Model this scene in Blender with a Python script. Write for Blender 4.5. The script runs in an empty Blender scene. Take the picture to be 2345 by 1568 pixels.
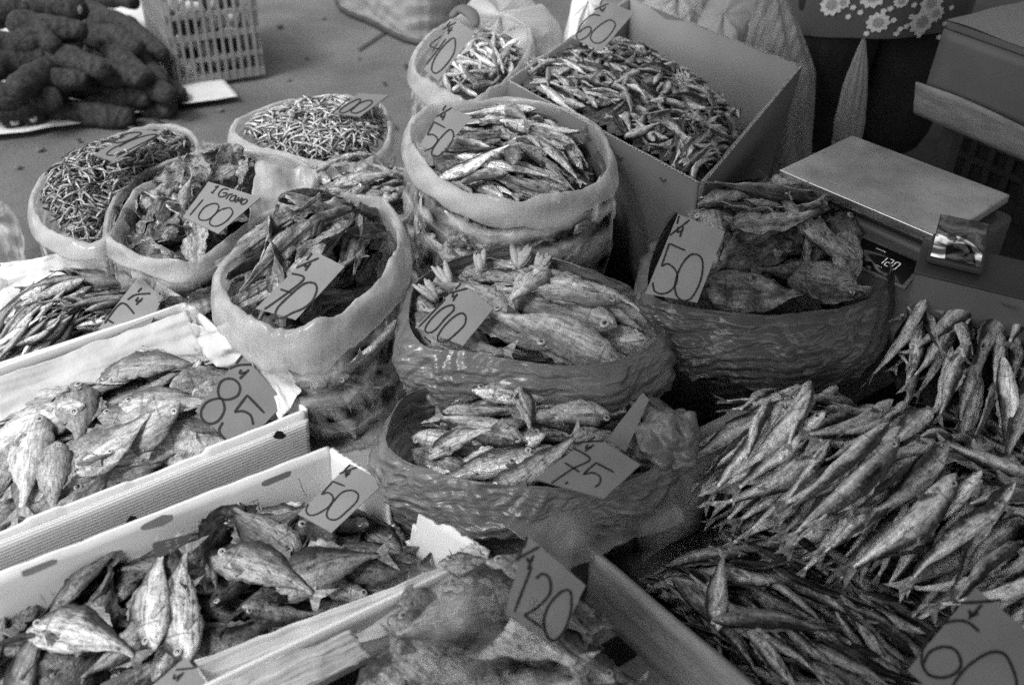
import bpy, bmesh, math, random
import numpy as np
from mathutils import Matrix, Vector, noise
R = random.Random(7)
D = bpy.data
SC = bpy.context.scene
COL = SC.collection
# ---------------------------------------------------------------- camera, world, sun, exposure
IW, IH, FP = 2344, 1568, 2279.0
PITCH, ROLL = math.radians(36), math.radians(2)
CAM = np.array([0, 0, 1.35])
_f = np.array([0, math.cos(PITCH), -math.sin(PITCH)]); _r = np.array([1., 0, 0]); _u = np.cross(_r, _f)
CR = _r * math.cos(ROLL) + _u * math.sin(ROLL); CU = -_r * math.sin(ROLL) + _u * math.cos(ROLL)
cam = D.cameras.new("camera"); co = D.objects.new("camera", cam); COL.objects.link(co)
cam.sensor_width = 36; cam.lens = 35; cam.clip_start = .05; cam.clip_end = 500
co.matrix_world = Matrix(((CR[0], CU[0], -_f[0], CAM[0]), (CR[1], CU[1], -_f[1], CAM[1]), (CR[2], CU[2], -_f[2], CAM[2]), (0, 0, 0, 1)))
cam.dof.use_dof = True; cam.dof.focus_distance = 1.75; cam.dof.aperture_fstop = 3.4
SC.camera = co
w = D.worlds.new("World"); SC.world = w; w.use_nodes = True
SUN_E, SUN_A = math.radians(54), math.radians(-138)     # elevation, azimuth from +Y (from the left)
nt = w.node_tree
sky = nt.nodes.new('ShaderNodeTexSky'); sky.sky_type = 'NISHITA'; sky.sun_disc = False
sky.sun_elevation = SUN_E; sky.sun_rotation = SUN_A; sky.air_density = 2; sky.dust_density = 4
bw = nt.nodes.new('ShaderNodeRGBToBW')                   # black and white film
nt.links.new(sky.outputs[0], bw.inputs[0]); nt.links.new(bw.outputs[0], nt.nodes['Background'].inputs[0])
nt.nodes['Background'].inputs[1].default_value = .15
sl = D.lights.new("sun", 'SUN'); sl.energy = 1.45; sl.angle = math.radians(13)
so = D.objects.new("sun", sl); COL.objects.link(so)
sd = Vector((math.sin(SUN_A) * math.cos(SUN_E), math.cos(SUN_A) * math.cos(SUN_E), math.sin(SUN_E)))
so.rotation_euler = sd.to_track_quat('Z', 'Y').to_euler(); so.location = (-3, 3, 5)
SC.view_settings.view_transform = 'Standard'; SC.view_settings.look = 'None'; SC.view_settings.gamma = 1
SC.view_settings.exposure = .86
SC.cycles.transparent_max_bounces = 16; SC.cycles.max_bounces = 8
SC.cycles.use_denoising = False


def ray(u, v):
    return _f * FP + CR * (u - IW / 2) - CU * (v - IH / 2)


def P(u, v, z):
    d = ray(u, v); return CAM + d * ((z - CAM[2]) / d[2])


def PY(u, v, y):
    d = ray(u, v); return CAM + d * (y / d[1])


def PP(u, v, p0, n):
    d = ray(u, v); n = np.array(n); return CAM + d * (np.dot(np.array(p0) - CAM, n) / np.dot(d, n))


# ---------------------------------------------------------------- materials (all neutral greys: black and white film)
def g(v): return (v, v, v, 1)


class NT:
    def __init__(s, name):
        s.m = D.materials.new(name); s.m.use_nodes = True; s.t = s.m.node_tree
        s.b = s.t.nodes['Principled BSDF']; s.out = s.t.nodes['Material Output']

    def n(s, typ, **kw):
        x = s.t.nodes.new('ShaderNode' + typ)
        for k, v in kw.items():
            if k.startswith('i'):
                key = int(k[1:]); 
                if hasattr(v, 'is_output'): s.t.links.new(v, x.inputs[key])
                else: x.inputs[key].default_value = v
            else: setattr(x, k, v)
        return x

    def math(s, op, a, b=0.0, c=0.0, clamp=False):
        x = s.n('Math', operation=op, i0=a, i1=b, i2=c); x.use_clamp = clamp; return x.outputs[0]

    def link(s, a, b): s.t.links.new(a, b)

    def coord(s, which='Object', scale=(1, 1, 1), add=None):
        tc = s.n('TexCoord'); o = tc.outputs[which]
        mp = s.n('Mapping', i0=o); mp.inputs[3].default_value = scale
        return mp.outputs[0]

    def noise(s, vec, scale, detail=4, rough=.55, dist=0):
        x = s.n('TexNoise'); s.link(vec, x.inputs['Vector']); x.inputs['Scale'].default_value = scale
        x.inputs['Detail'].default_value = detail; x.inputs['Roughness'].default_value = rough; x.inputs['Distortion'].default_value = dist
        return x.outputs[0]

    def ramp(s, fac, stops):
        x = s.n('ValToRGB', i0=fac); cr = x.color_ramp
        cr.elements[0].position, cr.elements[0].color = stops[0][0], g(stops[0][1])
        cr.elements[1].position, cr.elements[1].color = stops[-1][0], g(stops[-1][1])
        for p, v in stops[1:-1]:
            e = cr.elements.new(p); e.color = g(v)
        return x.outputs[0]

    def bump(s, h, strength, dist=.002, prev=None):
        x = s.n('Bump'); x.inputs['Strength'].default_value = strength; x.inputs['Distance'].default_value = dist
        s.link(h, x.inputs['Height'])
        if prev is not None: s.link(prev, x.inputs['Normal'])
        return x.outputs[0]


def gm(name, lo, hi, scale=8, rough=.7, bump=.3, bscale=60, stretch=(1, 1, 1), spec=.4, metal=0, bdist=.002, speck=0):
    k = NT(name); v = k.coord('Object', stretch)
    n = k.noise(v, scale, 6, .6); c = k.ramp(n, [(.3, lo), (.7, hi)])
    if speck:
        sp = k.ramp(k.noise(k.coord(), 90, 3, .6), [(.68, 0), (.74, speck)])
        mx = k.n('Mix', data_type='RGBA'); k.link(sp, mx.inputs[0]); k.link(c, mx.inputs[6]); mx.inputs[7].default_value = g(.03); c = mx.outputs[2]
    k.link(c, k.b.inputs['Base Color']); k.b.inputs['Roughness'].default_value = rough
    k.b.inputs['Specular IOR Level'].default_value = spec; k.b.inputs['Metallic'].default_value = metal
    k.link(k.bump(k.noise(v, bscale, 5, .6), bump, bdist), k.b.inputs['Normal'])
    return k.m


def fish_mat(name, back, belly, dark=.03, rough=.42, scales=90, mottle=.5, sheen=.5, metal=.15):
    """dried fish skin: dark back, pale belly, gill crescent, scale pattern, stains; 'fs' = (along, up, side)"""
    k = NT(name)
    at = k.n('Attribute', attribute_name='fs'); sep = k.n('SeparateXYZ', i0=at.outputs['Vector']); s_, y_ = sep.outputs[0], sep.outputs[1]
    oi = k.n('ObjectInfo'); rnd = oi.outputs['Random']
    ob = k.coord('Object'); off = k.n('VectorMath', operation='ADD', i0=ob)
    cm = k.n('CombineXYZ', i0=k.math('MULTIPLY', rnd, 37.), i1=rnd, i2=0.); k.link(cm.outputs[0], off.inputs[1]); vec = off.outputs[0]
    n1 = k.noise(vec, 38, 5, .65); n2 = k.noise(vec, 140, 4, .7, .6)
    st = k.n('Mapping', i0=vec); st.inputs[3].default_value = (.18, 1, 1); n3 = k.noise(st.outputs[0], 190, 4, .6, .4)
    f = k.math('ADD', y_, k.math('MULTIPLY', k.math('SUBTRACT', n1, .5), 1.6))
    tone = k.ramp(k.math('ADD', k.math('MULTIPLY', f, .5), .5), [(.15, belly * .75), (.35, belly), (.62, (back + belly) / 2), (.82, back), (1, back * .6)])
    # stains and broken skin
    st2 = k.ramp(k.math('ADD', k.math('MULTIPLY', n2, .4), k.math('MULTIPLY', n3, .6)), [(.38, (1 - mottle) * .8), (.47, .75), (.54, 1.), (.63, 1.35)])
    m1 = k.n('Mix', data_type='RGBA', blend_type='MULTIPLY'); m1.inputs[0].default_value = 1; k.link(tone, m1.inputs[6]); k.link(st2, m1.inputs[7])
    # gill crescent and lateral line
    dx = k.math('SUBTRACT', s_, .03); d = k.math('SQRT', k.math('ADD', k.math('POWER', dx, 2.), k.math('MULTIPLY', k.math('POWER', y_, 2.), .012)))
    gill = k.math('MULTIPLY', k.math('LESS_THAN', k.math('ABSOLUTE', k.math('SUBTRACT', d, .185)), .009), k.math('LESS_THAN', k.math('ABSOLUTE', y_), .75))
    lat = k.math('LESS_THAN', k.math('ABSOLUTE', k.math('SUBTRACT', y_, k.math('MULTIPLY', n1, .25))), .05)
    dk = k.math('MAXIMUM', k.math('MULTIPLY', gill, .5), k.math('MULTIPLY', lat, .3))
    m2 = k.n('Mix', data_type='RGBA'); k.link(dk, m2.inputs[0]); k.link(m1.outputs[2], m2.inputs[6]); m2.inputs[7].default_value = g(dark)
    var = k.math('MULTIPLY_ADD', rnd, .75, .62)
    hs = k.n('Mix', data_type='RGBA', blend_type='MULTIPLY'); hs.inputs[0].default_value = 1; k.link(m2.outputs[2], hs.inputs[6]); k.link(var, hs.inputs[7])
    k.link(hs.outputs[2], k.b.inputs['Base Color'])
    vo = k.n('TexVoronoi'); k.link(vec, vo.inputs['Vector']); vo.inputs['Scale'].default_value = scales * 3
    b1 = k.bump(vo.outputs[0], .25, .0012); b2 = k.bump(n3, .85, .0045, b1); b3 = k.bump(n1, .5, .008, b2)
    k.link(b3, k.b.inputs['Normal'])
    k.link(k.math('MULTIPLY_ADD', n2, .35, rough - .15), k.b.inputs['Roughness'])
    k.b.inputs['Specular IOR Level'].default_value = sheen; k.b.inputs['Metallic'].default_value = metal
    return k.m


def plastic_mat(name, col, opacity, rough=.28, streak=(1, 1, 4), sscale=22, bump=.8, spread=.35, trans=.35, bd=.006):
    """plastic film: part clear, part milky, creased"""
    k = NT(name); v = k.coord('Object', streak)
    n = k.noise(v, sscale, 6, .62, 1.2); n2 = k.noise(k.coord('Object'), 9, 4, .6, .5); wh = None
    for rot, sc_, ds in (((.3, .2, .1), .8, 5), ((.9, .4, .8), 1.3, 7), ((-.6, .2, 1.9), 1.1, 6)):
        mp = k.n('Mapping', i0=v); mp.inputs[2].default_value = rot
        wv = k.n('TexWave', wave_profile='TRI', bands_direction='Z'); k.link(mp.outputs[0], wv.inputs['Vector']); wv.inputs['Scale'].default_value = sscale * .22 * sc_
        wv.inputs['Distortion'].default_value = ds; wv.inputs['Detail'].default_value = 2.5; wv.inputs['Detail Scale'].default_value = .9
        wh = wv.outputs['Fac'] if wh is None else k.math('ADD', wh, wv.outputs['Fac'])
    k.b.inputs['Base Color'].default_value = g(col); k.b.inputs['Roughness'].default_value = rough
    k.b.inputs['Specular IOR Level'].default_value = .6
    bm = k.bump(wh, bump, bd * .8); bm = k.bump(n, bump * .35, bd * .4, bm); k.link(bm, k.b.inputs['Normal'])
    tl = k.n('BsdfTranslucent'); tl.inputs[0].default_value = g(col); k.link(bm, tl.inputs['Normal'])
    m0 = k.n('MixShader'); m0.inputs[0].default_value = trans; k.link(k.b.outputs[0], m0.inputs[1]); k.link(tl.outputs[0], m0.inputs[2])
    tr = k.n('BsdfTransparent'); tr.inputs[0].default_value = g(.95)
    o = k.math('ADD', opacity, k.math('MULTIPLY', k.math('SUBTRACT', k.math('ADD', k.math('MULTIPLY', wh, .2), k.math('MULTIPLY', n2, .4)), .5), spread * 4), clamp=True)
    mm = k.n('MixShader'); k.link(o, mm.inputs[0]); k.link(tr.outputs[0], mm.inputs[1]); k.link(m0.outputs[0], mm.inputs[2])
    k.link(mm.outputs[0], k.out.inputs['Surface'])
    return k.m


M = dict(
    ground=gm('concrete', .065, .14, 2.6, .9, 1, 160, bdist=.006, speck=.8),
    card=gm('grey_card', .19, .235, 14, .85, .2, 160),
    card_dark_shaded=gm('dark_and_shaded_card', .13, .165, 14, .85, .2, 160),  # darker card tone; paints shade into the cards towards the lower right
    ink=gm('marker_ink', .008, .014, 30, .5, .1, 60),
    inkfade=gm('faded_print', .16, .26, 90, .7, .1, 60),
    cardboard=gm('cardboard', .085, .12, 3, .85, .35, 30, (1, 1, .2)),
    cardboard_in=gm('cardboard_inside', .18, .24, 3, .85, .3, 30),
    flute=gm('corrugated_edge', .2, .45, 110, .9, 1, 150),
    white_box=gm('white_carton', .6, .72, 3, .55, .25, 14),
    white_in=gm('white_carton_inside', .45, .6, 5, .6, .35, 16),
    paper=gm('paper_sheet', .4, .54, 6, .7, .6, 18, bdist=.006),
    wood=gm('old_wood', .1, .2, 5, .8, .8, 40, (1, 12, 12), speck=.5),
    wood_pale=gm('pale_wood', .22, .34, 4, .8, .6, 30, (1, 9, 9), speck=.4),
    tray_wood=gm('grey_board', .13, .26, 9, .8, .8, 50, (1, 1, 5), speck=.5),
    tape=gm('dark_tape', .025, .04, 9, .35, .3, 30),
    dark=gm('dark_cloth', .02, .034, 8, .95, .6, 40, bdist=.006, spec=.1),
    dark2=gm('dark_plastic', .02, .035, 8, .6, .3, 40),
    skin=gm('skin', .28, .34, 8, .6, .1, 60),
    steel=gm('brushed_steel', .3, .5, 16, .4, .3, 50, metal=.45, speck=.7),
    steel_edge=gm('steel_edge', .5, .6, 9, .25, .1, 60, metal=.9),
    scale_body=gm('scale_housing', .07, .1, 6, .5, .15, 60),
    keypad=gm('keypad', .16, .2, 20, .6, .1, 60),
    display=gm('display_glass', .01, .014, 6, .15, .02, 20),
    white=gm('white_print', .6, .7, 20, .6, .1, 60),
    yam=gm('yam_skin', .004, .05, 55, .95, 1, 50, bdist=.02, speck=0),
    yam_cut=gm('yam_flesh', .3, .6, 40, .9, .6, 60),
    core_gap_shade=gm('fish_mass_gap_shade', .01, .06, 45, .6, 1, 70, (1, 2.2, 2.2), bdist=.02),  # fish mass darkened to paint shade into the gaps between fish
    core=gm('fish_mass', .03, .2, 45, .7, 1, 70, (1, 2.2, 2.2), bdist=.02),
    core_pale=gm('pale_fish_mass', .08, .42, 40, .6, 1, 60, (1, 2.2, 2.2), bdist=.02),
    crate=plastic_mat('crate_plastic', .4, .75, .5, (1, 1, 1), 12, .2, .1),
    cloth=gm('grey_cloth', .2, .28, 5, .9, .8, 120, (1, .2, 1)),
    film=plastic_mat('clear_film', .85, .2, .1, (1, 1, 1.6), 18, 1., .5, .5),
    film_low=plastic_mat('thin_clear_film', .5, .02, .1, (1, 1, 1), 20, .8, .22),
    film_rim=plastic_mat('rolled_film', .6, .58, .24, (1, 1, 1.6), 18, .35, .22, .4, .003),
    film_milk=plastic_mat('milky_film', .6, .74, .3, (1, 1, 2), 14, .4, .25, .4),
    film_dark=plastic_mat('smoky_film', .17, .88, .24, (1, 1, 3.2), 30, .5, .1, .25, .004),
    film_dark2=plastic_mat('dark_smoky_film', .09, .93, .24, (1, 1, 3.2), 30, .5, .1, .2, .004),
    film_grey=plastic_mat('hanging_film', .42, .94, .45, (6, 6, .6), 14, .7, .1, .35),
    film_fg=plastic_mat('wrapping_film', .4, .3, .22, (1, 1, 1), 12, .6, .45),
    film_grey2=plastic_mat('grey_creased_film', .3, .42, .25, (1, 1, 1), 14, .8, .5),
    slot=gm('slot_shade', .3, .36, 9, .8, .1, 60),
    rib=gm('pale_rib', .22, .42, 120, .5, .5, 200, (1, 1, 4)),
    eye=gm('fish_eye', .2, .4, 300, .25, .2, 60, spec=.8),
    pupil=gm('fish_pupil', .01, .02, 30, .2, .1, 60, spec=.8),
)
F = dict(
    sardine=fish_mat('sardine_skin', .05, .55, rough=.36, metal=.25, mottle=.8),
    white=fish_mat('pale_fry_skin', .3, .75, rough=.5, mottle=.35),
    silver=fish_mat('silver_skin', .025, .8, rough=.24, metal=.2, mottle=.75, sheen=.8),
    dark=fish_mat('smoked_skin', .008, .34, rough=.25, metal=.3, mottle=.85),
    pale=fish_mat('salted_skin', .18, .54, dark=.08, rough=.5, mottle=.55),
    mid=fish_mat('dried_skin', .05, .45, rough=.42, mottle=.85),
    wrap=fish_mat('wrapped_skin', .07, .45, rough=.4, mottle=.7),
    brown2=fish_mat('dark_glossy_skin', .02, .3, rough=.3, mottle=.85),
    brown=fish_mat('brown_dried_skin', .025, .17, rough=.36, mottle=.85),
    stick_pale=fish_mat('pale_anchovy_skin', .14, .5, rough=.45, mottle=.7),
    stick=fish_mat('anchovy_skin', .05, .34, rough=.4, mottle=.7, metal=.2),
)


# ---------------------------------------------------------------- object helpers
def link(o): COL.objects.link(o); return o


def mesh(name, V, Fc, m=None, smooth=True, fs=None):
    me = D.meshes.new(name); me.from_pydata([tuple(map(float, p)) for p in V], [], [tuple(int(i) for i in f) for f in Fc])
    if m: me.materials.append(m)
    if smooth: me.polygons.foreach_set('use_smooth', [True] * len(me.polygons))
    if fs is not None:
        a = me.attributes.new('fs', 'FLOAT_VECTOR', 'POINT'); a.data.foreach_set('vector', np.asarray(fs, dtype=np.float32).ravel())
    me.update(); return me


def tag(o, label=None, cat=None, group=None, kind=None):
    if label: o['label'] = label
    if cat: o['category'] = cat
    if group: o['group'] = group
    if kind: o['kind'] = kind
    return o


def thing(name, label, cat, loc, group=None, kind=None):
    o = link(D.objects.new(name, None)); o.location = tuple(map(float, loc)); o.empty_display_size = .05
    return tag(o, label, cat, group, kind)


def part(root, name, V, Fc, m, smooth=True, label=None, base=None):
    """a mesh part given in world coordinates, parented to its thing"""
    b = np.array(base if base is not None else root.location)
    if root.parent is not None: b = b + np.array(root.parent.location)
    o = link(D.objects.new(name, mesh(name, np.asarray(V) - b, Fc, m, smooth))); o.parent = root
    if label: o['label'] = label
    return o


def solo(name, V, Fc, m, label, cat, group=None, kind=None, smooth=True):
    V = np.asarray(V); b = V.mean(0); b[2] = V[:, 2].min()
    o = link(D.objects.new(name, mesh(name, V - b, Fc, m, smooth))); o.location = tuple(b)
    return tag(o, label, cat, group, kind)


def grid(A, closed_u=False, closed_v=False):
    """A: rows x cols x 3 -> verts, faces"""
    r, c = A.shape[:2]; Fc = []
    for i in range(r if closed_v else r - 1):
        for j in range(c if closed_u else c - 1):
            a, b = i * c + j, i * c + (j + 1) % c; d, e = ((i + 1) % r) * c + j, ((i + 1) % r) * c + (j + 1) % c
            Fc.append((a, b, e, d))
    return A.reshape(-1, 3), Fc


def join(*parts):
    V, Fc, n = [], [], 0
    for v, f in parts:
        V.append(np.asarray(v)); Fc += [tuple(i + n for i in x) for x in f]; n += len(v)
    return np.concatenate(V), Fc


def box(o, ex, ey, ez):
    """corner o and three edge vectors"""
    o, ex, ey, ez = map(np.array, (o, ex, ey, ez))
    V = [o + ex * a + ey * b + ez * c for c in (0, 1) for b in (0, 1) for a in (0, 1)]
    Fc = [(0, 2, 3, 1), (4, 5, 7, 6), (0, 1, 5, 4), (2, 6, 7, 3), (0, 4, 6, 2), (1, 3, 7, 5)]
    return np.array(V), Fc


def bevel(V, Fc, w, seg=2):
    bm = bmesh.new(); vs = [bm.verts.new(tuple(map(float, p))) for p in V]
    for f in Fc: bm.faces.new([vs[i] for i in f])
    bmesh.ops.recalc_face_normals(bm, faces=bm.faces)
    bmesh.ops.bevel(bm, geom=bm.edges[:], offset=w, segments=seg, affect='EDGES', profile=.6)
    bm.verts.index_update(); V2 = np.array([v.co[:] for v in bm.verts]); F2 = [tuple(v.index for v in f.verts) for f in bm.faces]; bm.free()
    return V2, F2


def nz(x, y, z=0): return noise.noise(Vector((float(x), float(y), float(z))))


_CD = [np.array(d) / np.linalg.norm(d) for d in ((1, .3, .8), (-.5, 1, .7), (.2, -.8, 1.2), (1, -.6, -.2), (.4, .9, -1.1))]


def crz(x, y, z, f, seed=0):
    """flat facets meeting in sharp creases, as in crumpled film"""
    s = 0.; w_ = .9 * nz(x * f * .35, y * f * .35, z * f * .35 + seed)
    for i, d in enumerate(_CD):
        u = (x * d[0] + y * d[1] + z * d[2]) * f * (1 + .23 * i) + seed * 1.7 + i * .37 + w_ * (1 + .4 * i)
        s += abs(u % 1.0 - .5) * 2 - .5
    return s


def crom(pts, n, closed=True):
    """smooth resample (Catmull-Rom)"""
    p = np.array(pts, float); k = len(p); out = []
    for t in np.linspace(0, k if closed else k - 1, n, endpoint=not closed):
        i = int(t); f = t - i
        if not closed and i >= k - 1: i, f = k - 2, 1.
        idx = [(i - 1) % k, i % k, (i + 1) % k, (i + 2) % k] if closed else [max(i - 1, 0), i, i + 1, min(i + 2, k - 1)]
        a, b, c, d = p[idx]
        out.append(.5 * ((2 * b) + (c - a) * f + (2 * a - 5 * b + 4 * c - d) * f * f + (3 * b - 3 * c + d - a) * f ** 3))
    return np.array(out)


def tube(pts, r, m=10, flat=1.0, cap=True):
    """round bar along pts; r scalar or list"""
    p = np.array(pts, float); n = len(p); rr = np.full(n, r) if np.isscalar(r) else np.array(r)
    T = np.gradient(p, axis=0); T /= np.linalg.norm(T, axis=1)[:, None] + 1e-9
    up = np.array([0, 0, 1.]) if abs(T[0][2]) < .9 else np.array([0, 1., 0]); A = []
    for i in range(n):
        s = np.cross(T[i], up); s /= np.linalg.norm(s) + 1e-9; q = np.cross(s, T[i])
        A.append([p[i] + rr[i] * (math.cos(a) * s + math.sin(a) * q * flat) for a in np.linspace(0, 2 * math.pi, m, endpoint=False)])
    V, Fc = grid(np.array(A), closed_u=True)
    if cap: Fc = Fc + [tuple(range(m))[::-1], tuple((n - 1) * m + i for i in range(m))]
    return V, Fc


# ---------------------------------------------------------------- fish prototypes
PROF = dict(
    slim=([0, .03, .1, .2, .35, .5, .7, .85, .95, 1], [.08, .3, .58, .85, 1, .95, .66, .38, .22, .2]),
    deep=([0, .04, .1, .2, .33, .5, .68, .82, .93, 1], [.1, .32, .6, .88, 1, .93, .6, .3, .15, .14]),
    stick=([0, .05, .15, .4, .7, 1], [.3, .8, 1, .9, .6, .25]))


def fish_body(L, H, T, prof='slim', bend=0., arc=0., twist=0., shr=.15, N=24, Mm=14, seed=0, mouth=True):
    xs, ys = PROF[prof]; V, FS = [], []
    for i in range(N):
        s = (i / (N - 1)) ** .85 if i < N else 1; s = i / (N - 1)
        h = np.interp(s, xs, ys) * H / 2; t = T / 2 * np.interp(s, xs, np.minimum(1, np.array(ys) * 1.15)) * (1.12 if .08 < s < .2 else 1)
        x = (s - .5) * L * .86; yo = bend * L * (math.sin(math.pi * s) - .5) + .02 * L * nz(s * 3, seed); zo = arc * L * (math.sin(math.pi * s) - .6) * 1. + .012 * L * nz(s * 4, seed + 9)
        tw = twist * (s - .5)
        for j in range(Mm):
            a = 2 * math.pi * j / Mm; ca, sa = math.cos(a), math.sin(a)
            k = 1 + shr * (nz(s * 9 + seed, ca * 2.2, sa * 2.2) + .6 * nz(s * 22, ca * 5 + seed, sa * 5)) + shr * .9 * (.35 - abs(nz(s * 2.5 + seed, ca * 3.2, sa * 3.2 + seed)) * 2)
            y, z = ca * h * (1 if ca > 0 else 1.05) * (1 + (k - 1) * .5), math.copysign(abs(sa) ** .9, sa) * t * k
            y, z = y * math.cos(tw) - z * math.sin(tw), y * math.sin(tw) + z * math.cos(tw)
            V.append((x, y + yo, z + zo)); FS.append((s, ca, sa))
    Fc = grid(np.array(V).reshape(N, Mm, 3), closed_u=True)[1]
    Fc += [tuple(range(Mm))[::-1], tuple((N - 1) * Mm + i for i in range(Mm))]
    e0 = ((-.5) * L * .86, bend * L * -.5, arc * L * -.6); e1 = (.5 * L * .86, bend * L * -.5, arc * L * -.6)
    return np.array(V), Fc, np.array(FS), (bend, arc, L)


def spine(bend, arc, L, s):
    return np.array([(s - .5) * L * .86, bend * L * (math.sin(math.pi * s) - .5), arc * L * (math.sin(math.pi * s) - .6)])


def fan(p, dx, w0, w1, ln, fork=.35, seed=0, n=7, k=4):
    """tail or fin sheet in the local x-y plane, from base p, direction dx (angle)"""
    A = []
    for i in range(k):
        r = i / (k - 1); row = []
        for j in range(n):
            q = j / (n - 1) * 2 - 1; l = ln * r * (1 - fork * (1 - abs(q)) * r); wd = w0 + (w1 - w0) * r
            x, y = l, q * wd; z = .12 * wd * nz(q * 3, r * 3, seed) + (.0012 if j % 2 else -.0006) * r
            row.append((p[0] + x * math.cos(dx) - y * math.sin(dx), p[1] + x * math.sin(dx) + y * math.cos(dx), p[2] + z))
        A.append(row)
    return grid(np.array(A))


def sheet_fish(L, H, T, seed=0, curl=.0, fold=.2, wr=1., N=26, Mm=18, ragged=.12):
    """split, dried-flat fish: a thick ragged leaf with a raised backbone and curled edges"""
    xs, ys = [0, .05, .15, .3, .5, .7, .86, 1], [.25, .62, .86, 1, .95, .68, .3, .14]
    top, bot, FS = [], [], []
    for i in range(N):
        s = i / (N - 1); h = np.interp(s, xs, ys) * H / 2
        r1, r2 = [], []
        for j in range(Mm):
            q = j / (Mm - 1) * 2 - 1
            hh = h * (1 + ragged * nz(s * 4, seed, 3 if q > 0 else 9) + ragged * .3 * nz(s * 17, seed, q > 0))
            y = q * hh; x = (s - .5) * L * .9 + .03 * L * nz(q * 2, s * 3, seed)
            z = fold * H * q * q * .6 + wr * H * .14 * nz(x * 6 / L, y * 2.5 / H, seed) + wr * H * .03 * nz(x * 22 / L, y * 9 / H, seed + 5) + fold * H * .25 * nz(s * 3, seed, q > 0) * abs(q) + T * 1.1 * math.exp(-(q / .1) ** 2)
            if curl:  # roll about the y axis
                R_ = L / curl; a = x / R_; x, z = (R_ - z) * math.sin(a), z + (R_ - z) * (1 - math.cos(a)) if False else R_ - (R_ - z) * math.cos(a)
            e = 1 - abs(q) ** 6 * .85
            r1.append((x, y, z + T / 2 * e)); r2.append((x, y, z - T / 2 * e)); 
        top.append(r1); bot.append(r2)
    A = np.array([list(a) + list(b)[::-1] for a, b in zip(top, bot)])
    V, Fc = grid(A, closed_u=True); c = A.shape[1]
    Fc = Fc + [tuple(range(c))[::-1], tuple((N - 1) * c + i for i in range(c))]
    FS = [(i / (N - 1), (.3 - abs(((j if j < Mm else 2 * Mm - 1 - j) / (Mm - 1)) * 2 - 1) * 1.2) if j < Mm else .4, 0) for i in range(N) for j in range(c)]
    return V, Fc, np.array(FS)


def fsfan(n): return np.tile([.95, .35, 0], (n, 1))


def mk_fish(L, H, T, m, prof='slim', seed=0, bend=0, arc=0, twist=0, detail=True, shr=.15, N=24, Mm=14, tail=1.0):
    """dict of part name -> mesh list"""
    V, Fc, FS, (b, a, l) = fish_body(L, H, T, prof, bend, arc, twist, shr, N, Mm, seed)
    p = spine(bend, arc, L, 1.0); p2 = p - np.array([.01 * L, 0, 0]); ang = -bend * math.pi * .9
    tv, tf = fan(p2, ang, H * .09, H * .42 * tail, L * .15 * tail, .45, seed)
    if not detail:
        V2, F2 = join((V, Fc), (tv, tf)); fs = np.concatenate([FS, fsfan(len(tv))])
        return {'_solo': mesh('fish', V2, F2, m, True, fs)}
    d = {'body': [mesh('body', V, Fc, m, True, FS)], 'tail_fin': [mesh('tail_fin', tv, tf, m, True, fsfan(len(tv)))]}
    # dorsal fin ribbon
    q = []; xs, ys = PROF[prof]
    for r in range(2):
        row = []
        for i in range(9):
            s = .36 + .34 * i / 8; c = spine(bend, arc, L, s); h = np.interp(s, xs, ys) * H / 2
            row.append(c + np.array([.02 * L * r, h * .93 + r * H * .16 * math.sin(math.pi * min(1, (i + 1) / 9)) * (1 + .3 * (-1) ** i), .1 * H * nz(i, r, seed) * r]))
        q.append(row)
    dv, df = grid(np.array(q)); d['dorsal_fin'] = [mesh('dorsal_fin', dv, df, m, True, fsfan(len(dv)))]
    c = spine(bend, arc, L, .24); pf = fan(c + np.array([0, -H * .18, T * .5]), -.5, H * .05, H * .13, L * .12, 0, seed)
    d['pectoral_fin'] = [mesh('pectoral_fin', pf[0], pf[1], m, True, fsfan(len(pf[0])))]
    ee = []
    for sgn in (1, -1):
        c = spine(bend, arc, L, .085); h = np.interp(.085, xs, ys); r = min(H * .1, L * .027)
        c = c + np.array([0, H * .08, sgn * T / 2 * min(1, h * 1.15) * .93]); rings = []
        for kk, (rr, zz) in enumerate([(1.25, 0), (1.1, .35), (.8, .42), (.55, .3), (.3, .45), (.02, .5)]):
            rings.append([c + np.array([rr * r * math.cos(t), rr * r * math.sin(t), sgn * zz * r]) for t in np.linspace(0, 2 * math.pi, 12, endpoint=False)])
        ev, ef = grid(np.array(rings), closed_u=True); me = mesh('eye', ev, ef, M['eye']); me.materials.append(M['pupil'])
        for pi, pl in enumerate(me.polygons): pl.material_index = 1 if pi >= 36 else 0
        ee.append(me)
    d['eye'] = ee
    return d


def mk_sheet(L, H, T, m, seed=0, **kw):
    V, Fc, FS = sheet_fish(L, H, T, seed, **kw)
    return {'_solo': mesh('fish', V, Fc, m, True, FS)}


def put(pr, mat, name, label, cat, group=None):
    if '_solo' in pr:
        o = link(D.objects.new(name, pr['_solo'])); o.matrix_world = mat
        return tag(o, label, cat, group)
    o = link(D.objects.new(name, None)); o.matrix_world = mat; o.empty_display_size = .02; tag(o, label, cat, group)
    for k, ms in pr.items():
        for me in ms:
            c = link(D.objects.new(k, me)); c.parent = o
    return o


def frame(c, ex, ez, flip=False):
    ex = Vector(ex).normalized(); ez = Vector(ez); ez = (ez - ex * ez.dot(ex)).normalized(); ey = ez.cross(ex)
    return Matrix(((ex[0], ey[0], ez[0], c[0]), (ex[1], ey[1], ez[1], c[1]), (ex[2], ey[2], ez[2], c[2]), (0, 0, 0, 1)))


def yaw_px(u0, v0, u1, v1, z):
    a, b = P(u0, v0, z), P(u1, v1, z); return math.atan2(b[1] - a[1], b[0] - a[0])


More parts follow.
